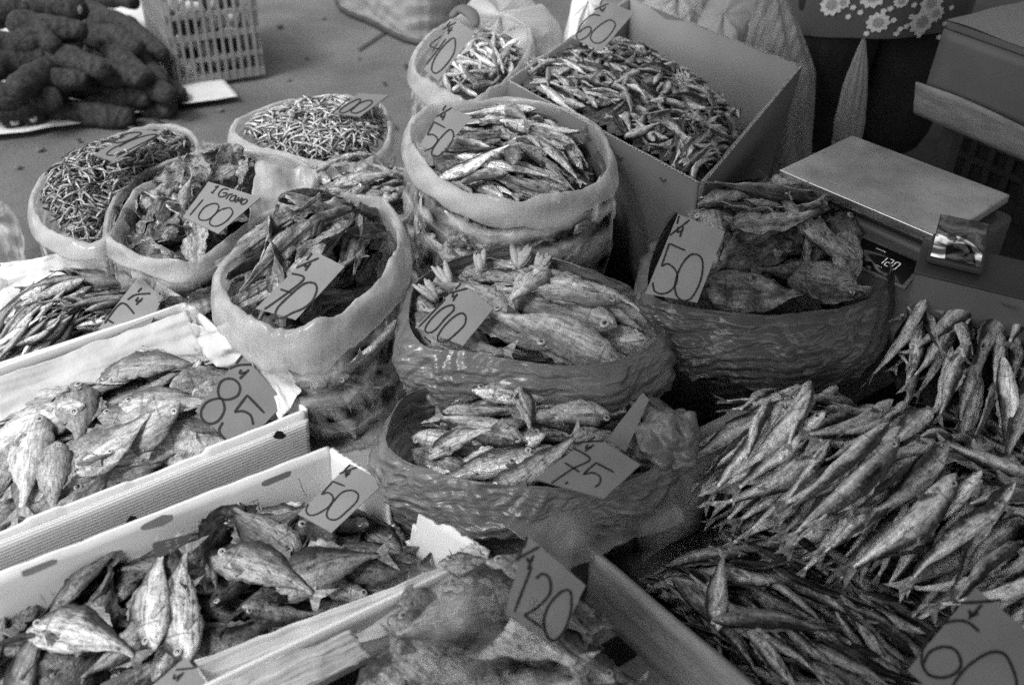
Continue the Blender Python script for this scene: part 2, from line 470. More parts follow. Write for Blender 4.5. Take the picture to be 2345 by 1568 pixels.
# ---------------------------------------------------------------- heaps: a height field the fish settle on
class Heap:
    def __init__(s, px, z, dome=.03, tilt=None, cell=.004, pw=2., drop=0.):
        zz = z if hasattr(z, '__len__') else [z] * len(px); s.poly = np.array([P(u, v, q)[:2] for (u, v), q in zip(px, zz)]); z = float(np.mean(zz)); s.c = s.poly.mean(0); s.z = z
        lo, hi = s.poly.min(0) - .12, s.poly.max(0) + .12; s.lo = lo; s.cell = cell
        nx, ny = ((hi - lo) / cell).astype(int) + 1
        X, Y = np.meshgrid(lo[0] + np.arange(nx) * cell, lo[1] + np.arange(ny) * cell, indexing='ij')
        d = s.poly - s.c; a = np.arctan2(d[:, 1], d[:, 0]); r = np.hypot(d[:, 0], d[:, 1])
        pts = crom(np.c_[s.poly, np.zeros(len(s.poly))], 200)[:, :2]; d = pts - s.c
        a = np.arctan2(d[:, 1], d[:, 0]); o = np.argsort(a); s.a, s.r = a[o], np.hypot(d[:, 0], d[:, 1])[o]
        rr = s.rad(X, Y); s.base = z - drop + dome * (1 - np.clip(rr, 0, 1.3) ** pw)
        if tilt is not None: s.base += (X - s.c[0]) * tilt[0] + (Y - s.c[1]) * tilt[1]
        s.h = s.base.copy(); s.X, s.Y, s.rr = X, Y, rr

    def rad(s, X, Y):
        dx, dy = X - s.c[0], Y - s.c[1]
        return np.hypot(dx, dy) / np.interp(np.arctan2(dy, dx), s.a, s.r, period=2 * math.pi)

    def hat(s, x, y, H=None):
        H = s.h if H is None else H
        i = np.clip(((x - s.lo[0]) / s.cell).astype(int), 0, H.shape[0] - 1); j = np.clip(((y - s.lo[1]) / s.cell).astype(int), 0, H.shape[1] - 1)
        return H[i, j]

    def drop(s, L, Hh, T, yaw, rmax=.9, tries=8, at=None, zone=None, sink=.3, maxslope=.5, rspill=1.12):
        best = None
        for _ in range(tries * 6):
            if at is not None: x, y = at
            elif zone is not None:
                r1, r2 = math.sqrt(R.random()), R.random(); x, y = zone[0] * (1 - r1) + zone[1] * r1 * (1 - r2) + zone[2] * r1 * r2
            else:
                a = R.uniform(-math.pi, math.pi); rr = math.sqrt(R.random()) * rmax; r = rr * np.interp(a, s.a, s.r, period=2 * math.pi)
                x, y = s.c[0] + r * math.cos(a), s.c[1] + r * math.sin(a)
            yw = yaw() if callable(yaw) else yaw
            ex = np.array([math.cos(yw), math.sin(yw)])
            if at is None and zone is None and max(s.rad(*(np.array([x, y]) + ex * L * .45)), s.rad(*(np.array([x, y]) - ex * L * .45))) > rspill: continue
            sc = float(s.hat(np.array([x]), np.array([y]))[0] - s.hat(np.array([x]), np.array([y]), s.base)[0]) + R.random() * T * .4
            if best is None or sc < best[0]: best = (sc, x, y, yw)
            tries -= 1
            if tries <= 0: break
        if best is None: return None
        _, x, y, yw = best; ex = np.array([math.cos(yw), math.sin(yw)]); ey = np.array([-ex[1], ex[0]])
        t = np.linspace(-.45, .45, 9) * L; q = np.linspace(-.35, .35, 5) * Hh
        TT, QQ = np.meshgrid(t, q, indexing='ij'); px = x + TT * ex[0] + QQ * ey[0]; py = y + TT * ex[1] + QQ * ey[1]
        hh = s.hat(px, py); line = np.percentile(hh, 65, axis=1)
        b, a = np.polyfit(t, line, 1); b = max(-maxslope, min(maxslope, b)); a = float(np.mean(line - b * t)) + .45 * float(np.max(line - (a + b * t))) if True else a
        cr = np.polyfit(q, np.mean(hh - hh.mean(1)[:, None], axis=0), 1)[0]; cr = max(-.6, min(.6, cr))
        zc = a + T / 2 * (1 - sink)
        t = np.arange(-.48, .48, s.cell * .8 / L) * L; q = np.arange(-.45, .46, max(.08, s.cell * .8 / Hh)) * Hh
        TT, QQ = np.meshgrid(t, q, indexing='ij'); px = x + TT * ex[0] + QQ * ey[0]; py = y + TT * ex[1] + QQ * ey[1]
        top = a + b * TT + cr * QQ * .7 + T * (1 - sink) * np.sqrt(np.clip(1 - (TT / L * 2) ** 2, 0, 1)) * np.sqrt(np.clip(1 - (QQ / Hh * 2) ** 2, 0.05, 1))
        i = np.clip(((px - s.lo[0]) / s.cell).astype(int), 0, s.h.shape[0] - 1); j = np.clip(((py - s.lo[1]) / s.cell).astype(int), 0, s.h.shape[1] - 1)
        np.maximum.at(s.h, (i.ravel(), j.ravel()), top.ravel())
        EX = Vector((ex[0], ex[1], b)); N_ = Vector((-b * ex[0] - cr * ey[0], -b * ex[1] - cr * ey[1], 1))
        return frame((x, y, zc), EX, N_)

    def fill(s, protos, dims, n, yaw, name, label, cat, group, rollr=.5, pitchr=.1, **kw):
        out = []
        for _ in range(n):
            m = s.drop(*dims, yaw, **kw)
            if m is None: continue
            m = m @ Matrix.Rotation(R.gauss(0, rollr), 4, 'X') @ Matrix.Rotation(R.gauss(0, pitchr), 4, 'Y')
            if R.random() < .5: m = m @ Matrix.Rotation(math.pi, 4, 'X')
            sc = R.uniform(.78, 1.18); m = m @ Matrix.Diagonal((sc, sc * R.uniform(.9, 1.1), sc * R.uniform(.85, 1.1), 1))
            out.append(put(R.choice(protos), m, name, label(len(out)) if callable(label) else label, cat, group))
        return out

    def mass(s, label, m, drop_=.012, step=4, name='packed_fish'):
        """the mass of fish under the ones one can count"""
        Z = s.base - drop_; ok = s.rr < 1.03; I = range(0, Z.shape[0], step); J = range(0, Z.shape[1], step); idx, V, Fc = {}, [], []
        for i in I:
            for j in J:
                if ok[i, j]: idx[i, j] = len(V); V.append((s.X[i, j], s.Y[i, j], Z[i, j] + .007 * nz(s.X[i, j] * 60, s.Y[i, j] * 60)))
        for i in I:
            for j in J:
                q = [(i, j), (i + step, j), (i + step, j + step), (i, j + step)]
                if all(k in idx for k in q): Fc.append([idx[k] for k in q])
        return solo(name, V, Fc, m, label, 'fish', kind='stuff')


def anyyaw(): return R.uniform(0, 2 * math.pi)


def about(y, sp):
    return lambda: y + R.gauss(0, sp) + (math.pi if R.random() < .5 else 0)


def about1(y, sp): return lambda: y + R.gauss(0, sp)


# ---------------------------------------------------------------- plastic bags
def ring_of(px, z, n=300):
    zz = z if hasattr(z, '__len__') else [z] * len(px)
    return crom([P(u, v, q) for (u, v), q in zip(px, zz)], n)


def bag(label, px, z, zb, m_body, m_rim, sb=.8, bulge=.05, rr=.012, rh=.024, pleat=.004, skirt=None, m_skirt=None, seed=0, group=None, name='plastic_bag', shift=(0, 0), cat='plastic bag'):
    ring = ring_of(px, z); n = len(ring); c = ring.mean(0); root = thing(name, label, cat, (c[0], c[1], zb), group)
    K = 34; A = []; th = np.linspace(0, 2 * math.pi, n, endpoint=False); cs, sn = np.cos(th), np.sin(th)
    for j in range(K + 1):
        t = j / K; k = 1 + bulge * math.sin(math.pi * min(1, t * 1.05)) - (1 - sb) * t ** 2.2; row = []
        for i in range(n):
            p = ring[i]; d = p - c; d[2] = 0; ln = np.linalg.norm(d); dd = d / ln
            w_ = pleat * 1.8 * nz(cs[i] * 5, sn[i] * 5, t * 2.2 + seed) + pleat * nz(cs[i] * 13 + t * 3, sn[i] * 13, t * 4 + seed) + pleat * .7 * nz(cs[i] * 6, sn[i] * 6, t * 26 + seed)
            w_ += pleat * .9 * crz(p[0] * 1.2, p[1] * 1.2, (p[2] - t * .35) * 1.2, 9, seed)
            q = c + d * k + dd * (w_ * min(1, t * 6) - (.012 if t < .02 and not skirt else 0)); q[2] = p[2] + (zb - p[2]) * t
            q[0] += shift[0] * t; q[1] += shift[1] * t
            row.append(q)
        A.append(row)
    bot = [[c + np.array([shift[0], shift[1], 0]) + (np.array(q) - c - np.array([shift[0], shift[1], 0])) * f for q in A[-1]] for f in (.6, .05)]
    for b in bot:
        for q in b: q[2] = zb
    A = np.array(A + bot); V, Fc = grid(A, closed_u=True); part(root, 'bag_wall', V, Fc, m_body)
    # rolled rim
    B = []
    for i in range(n):
        p = ring[i]; d = p - c; d[2] = 0; dd = d / np.linalg.norm(d); row = []
        f1 = 1 + .5 * nz(cs[i] * 3, sn[i] * 3, seed); f2 = .92 + .55 * nz(cs[i] * 2, sn[i] * 2, seed + 4) + .15 * nz(cs[i] * 9, sn[i] * 9, seed)
        for a in np.linspace(0, 2 * math.pi, 20, endpoint=False):
            k = 1 + .10 * nz(cs[i] * 5, sn[i] * 5, a + seed) + .06 * crz(p[0] + .04 * a, p[1], .05 * a, 9, seed) + .018 * crz(p[0] + .03 * a, p[1], .04 * a, 24, seed)
            sa_ = math.copysign(abs(math.sin(a)) ** .7, math.sin(a)); row.append(p + dd * (rr * f1 * k * math.cos(a) * .6 + .003 - .45 * rr * sa_ + (.0016 * nz(cs[i] * 22 + a * 1.5, sn[i] * 22, seed))) + np.array([0, 0, rh * f2 * k * sa_ - rh * .35]))
        B.append(row)
    V, Fc = grid(np.array(B), closed_u=True, closed_v=True); part(root, 'rolled_rim', V, Fc, m_rim)
    if skirt:  # folded-over collar: skirt(angle fraction) -> drop
        Kk = 84; S = []
        for j in range(Kk + 1):
            t = j / Kk; row = []
            for i in range(n):
                p = ring[i]; d = p - c; d[2] = 0; dd = d / np.linalg.norm(d); fr = i / n
                dr = skirt(fr) * (1 + .25 * nz(cs[i] * 3, sn[i] * 3, seed + 7) + .12 * nz(cs[i] * 11, sn[i] * 11, seed + 8))
                swirl = t * 2.0 + 1.1 * cs[i] * sn[i] + 1.9 * nz(cs[i] * 1.3, sn[i] * 1.3, seed)
                zz_ = p[2] - dr * t; wv = .010 * nz(cs[i] * 2.4, sn[i] * 2.4, t * 1.3 + seed) + .0018 * crz(p[0] * .8, p[1] * .8, zz_ * 2.2 + .35 * nz(cs[i] * 1.5, sn[i] * 1.5, seed), 10, seed) + .0007 * crz(p[0], p[1], zz_ * 3.4 + .3 * nz(cs[i] * 2, sn[i] * 2, seed), 26, seed + 1)
                out = .001 + .007 * min(1, t * 9) + .035 * math.sin(min(1, t * 1.2) * math.pi * .6) * (dr / .12) + wv * min(1, t * 6) * 1.6
                q = p + dd * out; q[2] = p[2] + .002 - dr * t * (1 - .15 * t) - .012 * t + wv * .4
                row.append(q)
            S.append(row)
        V, Fc = grid(np.array(S), closed_u=True); part(root, 'folded_collar', V, Fc, m_skirt or m_rim)
    return root, ring, c


def wall_fish(ring, c, z0, z1, protos, n, name, label, cat, group, inset=.02, bulge=.05, sb=.8, arc=None, dirs='any', levels=None):
    """fish pressed against the inside of the bag's wall; arc = visible angle range"""
    k = len(ring); out = 0
    for q in range(n * 8):
        i = R.randrange(k); p = ring[i]
        d = p - c; d[2] = 0; dd = d / np.linalg.norm(d)
        if np.dot(dd[:2], (CAM - c)[:2] / np.linalg.norm((CAM - c)[:2])) < -.15: continue
        t = R.random(); z = z0 + (z1 - z0) * t; kk = 1 + bulge * math.sin(math.pi * t) - (1 - sb) * t ** 2.2
        pos = c + d * kk - dd * (inset + R.uniform(0, .012)); tang = np.array([-dd[1], dd[0], 0]); a = R.gauss(0, .6) if dirs == 'flat' else R.uniform(-1.5, 1.5)
        ex = tang * math.cos(a) * R.choice((1, -1)) + np.array([0, 0, math.sin(a)]); ez = dd + np.array([0, 0, R.uniform(-.4, .4)])
        m = frame((pos[0], pos[1], z), ex, ez) @ Matrix.Rotation(R.gauss(0, .25), 4, 'X'); sc = R.uniform(.85, 1.1)
        put(R.choice(protos), m @ Matrix.Diagonal((sc, sc, sc, 1)), name, label, cat, group); out += 1
        if out >= n: break


def bag_core(ring, c, z0, z1, m, label, inset=.055, bulge=.05, sb=.8):
    A = []
    for j in range(12):
        t = j / 11; kk = 1 + bulge * math.sin(math.pi * t) - (1 - sb) * t ** 2.2; row = []
        for i in range(0, len(ring), 2):
            d = ring[i] - c; d[2] = 0; dd = d / np.linalg.norm(d); q = c + d * kk - dd * (inset + .01 * nz(i * .4, t * 9)); q[2] = z0 + (z1 - z0) * t; row.append(q)
        A.append(row)
    A = np.array(A); top = A[:1] * 1.; top[0] = c + (A[0] - c) * .02; top[0][:, 2] = z0
    V, Fc = grid(np.concatenate([top, A]), closed_u=True)
    return solo('packed_fish', V, Fc, m, label, 'fish', kind='stuff')


# ---------------------------------------------------------------- price cards
def card(label, px, z0, k, strokes, tf=(1, 0, 1, 0), wpx=7, m='card', ref=3, yaw=0., name='price_card', th=.003):
    """card lying in a plane through corner px[ref] at height z0; k = 0 flat .. 1 square to the photographer"""
    p0 = P(*px[ref], z0); tc = CAM - p0; tc /= np.linalg.norm(tc)
    n = k * tc + (1 - k) * np.array([0, 0, 1]); n = n / np.linalg.norm(n)
    if yaw: n = np.array(Matrix.Rotation(yaw, 3, 'Z') @ Vector(n))
    q = [PP(u, v, p0, n) for u, v in px]; c = sum(q) / 4; root = thing(name, label, 'price card', c, 'handwritten price cards')
    G = 12; A = np.zeros((G + 1, G + 1, 3))
    for i in range(G + 1):
        for j in range(G + 1):
            a, b = i / G, j / G; A[i, j] = (1 - a) * ((1 - b) * q[0] + b * q[1]) + a * ((1 - b) * q[3] + b * q[2])
            if i in (0, G) or j in (0, G): A[i, j] += .0007 * np.array([nz(i * 3.1, j * 3.3, z0 * 9), nz(i, j * 2, 5 + z0), 0])
    T_, Ft = grid(A); B_, Fb = grid(A - n * th)
    V, Fc = join((T_, [f[::-1] for f in Ft]), (B_, Fb)); w_ = G + 1; o = len(T_)
    rim = [i for i in range(w_)] + [i * w_ + G for i in range(1, w_)] + [G * w_ + i for i in range(G - 1, -1, -1)] + [i * w_ for i in range(G - 1, 0, -1)]
    Fc += [(rim[i], rim[(i + 1) % len(rim)], rim[(i + 1) % len(rim)] + o, rim[i] + o) for i in range(len(rim))]
    part(root, 'card_sheet', V, Fc, M[m], False)
    ax, bx, ay, by = tf[0], tf[1], tf[2], tf[3]; parts_ = []
    for st in strokes:
        pts = np.array([(bx + ax * u, by + ay * v) for u, v in st], float)
        cl = len(pts) > 4 and np.allclose(pts[0], pts[-1])
        s2 = crom(np.c_[pts[:-1] if cl else pts, np.zeros(len(pts) - (1 if cl else 0))], max(8, len(pts) * 7), cl) if len(pts) > 2 else np.c_[np.linspace(pts[0], pts[1], 8), np.zeros(8)]
        if cl: s2 = np.concatenate([s2, s2[:1]])
        s2 = s2[:, :2]; tv = np.gradient(s2, axis=0); tv /= np.linalg.norm(tv, axis=1)[:, None] + 1e-6; nv = np.c_[-tv[:, 1], tv[:, 0]]; rows = []
        for i, (p_, n_) in enumerate(zip(s2, nv)):
            wv = wpx / 2 * (1 + .25 * nz(i * .5, len(st), z0 * 7)) * (.75 if i in (0, len(s2) - 1) else 1)
            a, b = PP(*(p_ - n_ * wv), p0, n), PP(*(p_ + n_ * wv), p0, n)
            rows.append([a + n * .0002, a + n * .0008, b + n * .0008, b + n * .0002])
        gv, gf = grid(np.array(rows), closed_u=True); parts_.append((gv, gf + [(0, 1, 2, 3), tuple(len(gv) - 4 + i for i in (3, 2, 1, 0))]))
    if parts_:
        V, Fc = join(*parts_); part(root, 'writing', V, Fc, M['ink'], False)
    return root


def panel(p0, p1, z0, z1, th, out, n=60, top=None, lean=0., rows=6, warp=.0015, seed=0):
    """wall from p0 to p1 (xy), z0..z1, thickness toward out; top(s) trims or raises the edge"""
    p0, p1, out = np.array(p0[:2]), np.array(p1[:2]), np.array(out, float)[:2]; out /= np.linalg.norm(out)
    A = [[], []]
    for k in range(rows + 1):
        r0, r1 = [], []
        for i in range(n + 1):
            s = i / n; zt = z1 + (top(s) if top else 0); z = z0 + (zt - z0) * k / rows; b = p0 + (p1 - p0) * s + out * (lean * (z - z1) + warp * nz(s * 6, k * .7, seed))
            r0.append((b[0], b[1], z)); r1.append((b[0] + out[0] * th, b[1] + out[1] * th, z))
        A[0].append(r0); A[1].append(r1)
    a, fa = grid(np.array(A[0])); b, fb = grid(np.array(A[1])); w_ = n + 1; o = len(a)
    V = np.concatenate([a, b]); Fc = fa + [tuple(i + o for i in f[::-1]) for f in fb]
    rim = list(range(w_)) + [i * w_ + n for i in range(1, rows + 1)] + [rows * w_ + i for i in range(n - 1, -1, -1)] + [i * w_ for i in range(rows - 1, 0, -1)]
    Fc += [(rim[(i + 1) % len(rim)], rim[i], rim[i] + o, rim[(i + 1) % len(rim)] + o) for i in range(len(rim))]
    return V, Fc


# ================================================================ ground and platform
def flat(name, pts, z, m, label=None, kind='structure'):
    V = np.array([(p[0], p[1], z) for p in pts]); o = link(D.objects.new(name, mesh(name, V, [tuple(range(len(V)))], m, False))); return tag(o, kind=kind)


n_ = 60; gx = np.linspace(-1, 1, n_); A = np.zeros((n_, n_, 3))
for i in range(n_):
    for j in range(n_):
        x, y = math.copysign(abs(gx[i]) ** 3, gx[i]) * 60, 2 + math.copysign(abs(gx[j]) ** 3, gx[j]) * 60
        A[i, j] = (x, y, .006 * nz(x * 1.5, y * 1.5))
V, Fc = grid(A.transpose(1, 0, 2)); tag(link(D.objects.new('ground', mesh('ground', V, Fc, M['ground']))), kind='structure')
# seam in the paving
for (a, b) in (((330, 262), (440, 330)), ((1000, 0), (820, 120))):
    p, q = P(*a, 0), P(*b, 0); d = (q - p) / np.linalg.norm(q - p); s = np.array([-d[1], d[0], 0]) * .006; n = 24
    rows = [[p + (q - p) * i / n + s * (-1 + .7 * nz(i * .9, 1)) + [0, 0, .009], p + (q - p) * i / n + s * (1 + .7 * nz(i * .9, 4)) + [0, 0, .009]] for i in range(n + 1)]
    gv, gf = grid(np.array(rows)); tag(link(D.objects.new('ground_seam', mesh('ground_seam', gv, gf, M['dark2']))), kind='structure')

# wooden pallet under the goods
pal = thing('wooden_pallet', 'weathered slatted wooden pallet showing between the white cartons and the plastic bags', 'pallet', (0, 1.1, 0))
d1 = np.array([.64, .46, 0]); d1 /= np.linalg.norm(d1); d2 = np.array([-d1[1], d1[0], 0])
for i in range(9):
    o = np.array([-.33, .42, .165]) + d2 * (-.35 + i * .155) - d1 * .25
    V, Fc = bevel(*box(o, d1 * 1.45, d2 * (.105 if i != 5 else .115), [0, 0, .018]), .003); part(pal, 'slat', V, Fc, M['wood_pale'])
pa_, pb__ = P(620, 1048, .186), P(930, 968, .186); dd_ = pb__ - pa_; dn_ = np.array([-dd_[1], dd_[0], 0]) / np.linalg.norm(dd_)
V, Fc = bevel(*box(pa_ - dn_ * .03 - [0, 0, .02], dd_, dn_ * .055, [0, 0, .02]), .003); part(pal, 'slat', V, Fc, M['wood_pale'])
for i in range(3):
    V, Fc = bevel(*box(np.array([-.3, .42, .006]) + d2 * -.35 + d1 * (i * .55 - .15), d1 * .08, d2 * 1.4, [0, 0, .155]), .003); part(pal, 'bearer', V, Fc, M['wood'])
V, Fc = box((-.9, .2, .002), (1.9, 0, 0), (0, 1.5, 0), (0, 0, .003))

# ================================================================ white cartons A (behind), B (middle), C (front)
def carton(label, K1, K2, zr, zb, length, hint, far=False, tops=None):
    """K1 = far corner, K2 = near corner of the end wall (px at the rim); the box runs off along hint (px)"""
    a, b = P(*K1, zr), P(*K2, zr); h = P(*hint, zr) - (a if far else b); e = (b - a); e[2] = 0; w_ = np.linalg.norm(e); e /= w_
    l = np.array([h[0], h[1], 0]); l /= np.linalg.norm(l); root = thing(name='white_carton', label=label, cat='carton', loc=(*((a + b) / 2)[:2], zb))
    tops = tops or {}
    a0 = np.array([a[0], a[1], 0]); b0 = np.array([b[0], b[1], 0])
    for nm, p, q, out in (('end_wall', a0, b0, -l), ('back_wall', a0 + l * length, a0, -e), ('front_wall', b0, b0 + l * length, e)):
        V, Fc = panel(p, q, zb, zr, .006, out, 90, tops.get(nm), lean=.1, seed=zr * 7); part(root, nm, V, Fc, M['white_box'])
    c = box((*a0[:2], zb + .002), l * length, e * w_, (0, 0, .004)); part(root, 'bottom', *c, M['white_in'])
    return root, a0, b0, l, e, w_


def onwall(root, name, pts, base, along, zr, out, off, m, wpx=None):
    """flat print on a wall plane: pts are photo pixels"""
    nrm = np.array([out[0], out[1], 0.]); nrm /= np.linalg.norm(nrm); nrm = nrm + np.array([0, 0, -.1]); p0 = np.array([base[0], base[1], zr]) + nrm * off
    return [PP(u, v, p0, nrm) for u, v in pts]


def notch(lst):
    def f(s):
        z = .0025 * nz(s * 14, 3) - .002
        for a, b, dz in lst:
            if a < s < b: z -= dz
        return z
    return f


ZA, ZB, ZC = .315, .31, .29
cA, *_A = carton('white carton farthest back, its flap folded over long thin dried fish', (243, 562), (425, 690), ZA, .19, .5, (0, 838), tops={'back_wall': notch([(.6, .8, .008)]), 'end_wall': notch([(.36, .42, -.006), (.42, .5, .01)])})
cB, aB, bB, lB, eB, wB = carton('white carton with fluted side wall holding large pale flat fish', (430, 697), (697, 938), ZB, .185, .62, (0, 1212), tops={'front_wall': notch([(0, .27, -.004), (.27, .46, .004), (.62, .7, -.004)])})
cC, aC, bC, lC, eC, wC = carton('white carton with handle slots and torn end wall holding dark dried fish', (755, 1022), (1115, 1258), ZC, .18, .62, (0, 1312), True,
    tops={'end_wall': lambda s: (-.004 - .006 * abs(nz(s * 30, 2)) - (.085 * min(1, max(0, (s - .38) / .05)) * (1 if s < .56 else 0) * (1 + .3 * nz(s * 40, 5))) - (.04 * (.56 < s < .6))),
          'back_wall': notch([(.02, .3, 0)])})
# fluted face of carton B: a separate ribbed sheet on the front wall
K_ = NT('fluted_white'); wv_ = K_.n('TexWave', bands_direction='Z'); K_.link(K_.coord('Object'), wv_.inputs['Vector']); wv_.inputs['Scale'].default_value = 48; wv_.inputs['Distortion'].default_value = .5
K_.link(K_.bump(wv_.outputs['Fac'], .5, .0012), K_.b.inputs['Normal']); K_.link(K_.ramp(wv_.outputs['Fac'], [(.1, .62), (.6, .84)]), K_.b.inputs['Base Color']); K_.b.inputs['Roughness'].default_value = .6
V, Fc = panel(bB, bB + lB * .6, .186, ZB - .012, .0012, eB, 90, None, lean=.1); part(cB, 'fluted_face', V + np.array([*(eB[:2] * .0088), 0]) - [0, 0, 0], Fc, K_.m)
for c_, sz in (((640, 995), 16), ((305, 1190), 17), ((192, 1243), 14)):
    u, v = c_; pts = [(u - sz, v + 5), (u - sz * .4, v - sz * .6), (u + sz * .3, v - sz * .5), (u + sz, v + 2), (u + sz * .5, v + sz * .6), (u - sz * .5, v + sz * .6)]
    W_ = onwall(cB, 'x', pts, bB, lB, ZB, eB, .0118, M['ink']); part(cB, 'dark_mark', np.array(W_), [tuple(range(6))], M['ink'], False)
# slots and printing on carton C's back wall (inner face)
for pts in ([(598, 1106), (604, 1100), (660, 1078), (668, 1078), (664, 1090), (612, 1112), (600, 1113)], [(320, 1208), (328, 1200), (372, 1178), (396, 1178), (396, 1190), (372, 1204), (328, 1214)], [(48, 1308), (60, 1302), (118, 1280), (132, 1280), (130, 1290), (66, 1318), (52, 1320)]):
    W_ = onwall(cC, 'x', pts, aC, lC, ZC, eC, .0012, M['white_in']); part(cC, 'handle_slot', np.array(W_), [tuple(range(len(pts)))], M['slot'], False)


def wallstrokes(root, base, zr, out, off, strokes, wpx, m, name='printing'):
    ps = []
    for st in strokes:
        s2 = np.array(st, float); tv = np.gradient(s2, axis=0); tv /= np.linalg.norm(tv, axis=1)[:, None]; nv = np.c_[-tv[:, 1], tv[:, 0]]
        L_, R_ = onwall(root, '', s2 - nv * wpx / 2, base, 0, zr, out, off, m), onwall(root, '', s2 + nv * wpx / 2, base, 0, zr, out, off, m)
        gv, gf = grid(np.array([[a, b] for a, b in zip(L_, R_)])); ps.append((gv, gf))
    V, Fc = join(*ps); part(root, name, V, Fc, m, False)


c4 = lambda pts: [(.3719 * u, 984.5 + .3719 * v) for u, v in pts]
wallstrokes(cC, aC, ZC, eC, .0014, [c4(s) for s in ([(1310, 545), (1350, 520), (1380, 520), (1375, 545), (1325, 570), (1335, 582), (1400, 555), (1400, 530)], [(1350, 575), (1395, 555)])], 4, M['dark2'])
wallstrokes(cC, aC, ZC, eC, .0014, [c4(s) for s in ([(1540, 445), (1590, 425)], [(1550, 470), (1600, 450)], [(1560, 432), (1575, 500)], [(1585, 430), (1600, 495)], [(1545, 492), (1600, 470)],
    [(1838, 290), (1860, 360), (1890, 408)], [(1180, 612), (1185, 590)], [(1200, 606), (1204, 580)], [(1222, 598), (1224, 575)], [(1240, 592), (1245, 570)], [(1260, 585), (1264, 560)],
    [(248, 1010), (290, 1070)], [(250, 1040), (275, 1030)], [(310, 985), (345, 1045)], [(320, 1010), (350, 1000)], [(330, 1040), (360, 1025)], [(380, 975), (400, 1010)], [(415, 960), (430, 990)], [(450, 945), (465, 975)])], 1.6, M['inkfade'])
pts = c4([(935, 705), (950, 690), (1110, 650), (1180, 640), (1150, 700), (985, 785), (955, 770)])
W_ = onwall(cC, 'x', pts, aC, lC, ZC, eC, .0014, M['inkfade']); part(cC, 'printed_patch', np.array(W_), [tuple(range(7))], M['cardboard_in'], False)
wallstrokes(cC, aC, ZC, eC, .002, [c4(s) for s in ([(1015, 690), (1050, 680)], [(1030, 680), (1040, 715)], [(1018, 712), (1052, 702)], [(1070, 675), (1098, 668)], [(1080, 668), (1088, 700)], [(1035, 740), (1065, 735)], [(1045, 728), (1052, 760)], [(1075, 722), (1105, 700)])], 1.6, M['white'])


def sheetpx(name, label, cat, quad, zs, m, th=.0015, wob=.006, n=44, seed=0, parent=None, edge=.004, sag=0.):
    """loose sheet (paper, film) from four pixel corners with heights"""
    q = [P(u, v, z) for (u, v), z in zip(quad, zs)]; A = np.zeros((n, n, 3))
    for i in range(n):
        for j in range(n):
            a, b = i / (n - 1), j / (n - 1); p = (1 - a) * ((1 - b) * q[0] + b * q[1]) + a * ((1 - b) * q[3] + b * q[2])
            A[i, j] = p + np.array([0, 0, wob * nz(a * 3, b * 3, seed) + wob * .16 * crz(*p, 9, seed) + wob * .07 * crz(*p, 24, seed + 1) - sag * math.sin(math.pi * a)]) + edge * np.array([nz(a * 11, b * 2, seed), nz(a * 2, b * 11, seed), 0])
    t, f = grid(A); b_, _ = grid(A - [0, 0, th]); o = len(t)
    rim = list(range(n)) + [i * n + n - 1 for i in range(1, n)] + [(n - 1) * n + i for i in range(n - 2, -1, -1)] + [i * n for i in range(n - 2, 0, -1)]
    Fc = f + [tuple(i + o for i in x[::-1]) for x in f] + [(rim[(i + 1) % len(rim)], rim[i], rim[i] + o, rim[(i + 1) % len(rim)] + o) for i in range(len(rim))]
    V = np.concatenate([t, b_])
    if parent is not None: return part(parent, name, V, Fc, m)
    return solo(name, V, Fc, m, label, cat)


# folded flap and clear film inside carton A
a = P(243, 562, ZA)
sheetpx('folded_flap', None, None, [(0, 603), (240, 566), (254, 660), (0, 725)], [ZA + .012, ZA + .012, .262, .255], M['white_box'], parent=cA, wob=.004)
sheetpx('clear_film', 'crinkled clear film hanging from the flap of the farthest white carton', 'film', [(0, 660), (246, 625), (262, 690), (0, 800)], [.3, .3, .265, .262], M['film'], wob=.02, seed=3)
# paper lining in carton B
sheetpx('lining_paper', 'creased white lining paper along the back of the middle white carton', 'paper', [(-10, 868), (428, 712), (470, 810), (-10, 975)], [.322, .318, .285, .29], M['paper'], wob=.012, seed=5)
sheetpx('lining_paper', 'white paper flap folded over the corner of the middle white carton near the knotted bag', 'paper', [(430, 735), (500, 760), (560, 880), (425, 760)], [.325, .33, .27, .27], M['paper'], wob=.01, seed=8)
sheetpx('lining_paper', 'bright white paper sheet standing behind the card reading 85', 'paper', [(545, 740), (615, 775), (690, 895), (640, 965)], [.37, .37, .335, .3], M['paper'], wob=.008, seed=11)
# crumpled white wad
V, Fc = [], []
c = P(545, 790, .33); A = []
for i in range(44):
    t = math.pi * i / 43; row = []
    for j in range(72):
        a = 2 * math.pi * j / 72; d = np.array([math.sin(t) * math.cos(a), math.sin(t) * math.sin(a), math.cos(t)]); k = 1 + .3 * nz(*(d * 1.6)) + .06 * crz(*d, 1., 1) + .03 * crz(*d, 2.7, 2); row.append(c + d * k * np.array([.058, .05, .032]))
    A.append(row)
V, Fc = grid(np.array(A), closed_u=True); solo('crumpled_paper', V, Fc, M['paper'], 'bright crumpled wad of white paper on the corner of the middle white carton', 'paper')

# ================================================================ fish protos
def protos(n, L, H, T, m, **kw):
    det = kw.pop('detail', True); prof = kw.pop('prof', 'slim'); b = kw.pop('bend', .08); a = kw.pop('arc', .08); tw = kw.pop('twist', .5)
    return [mk_fish(L * R.uniform(.92, 1.08), H * R.uniform(.9, 1.12), T, m, prof, seed=i * 17 + int(L * 1000), bend=R.uniform(-b, b), arc=R.uniform(-a * .3, a), twist=R.uniform(-tw, tw), detail=det, **kw) for i in range(n)]


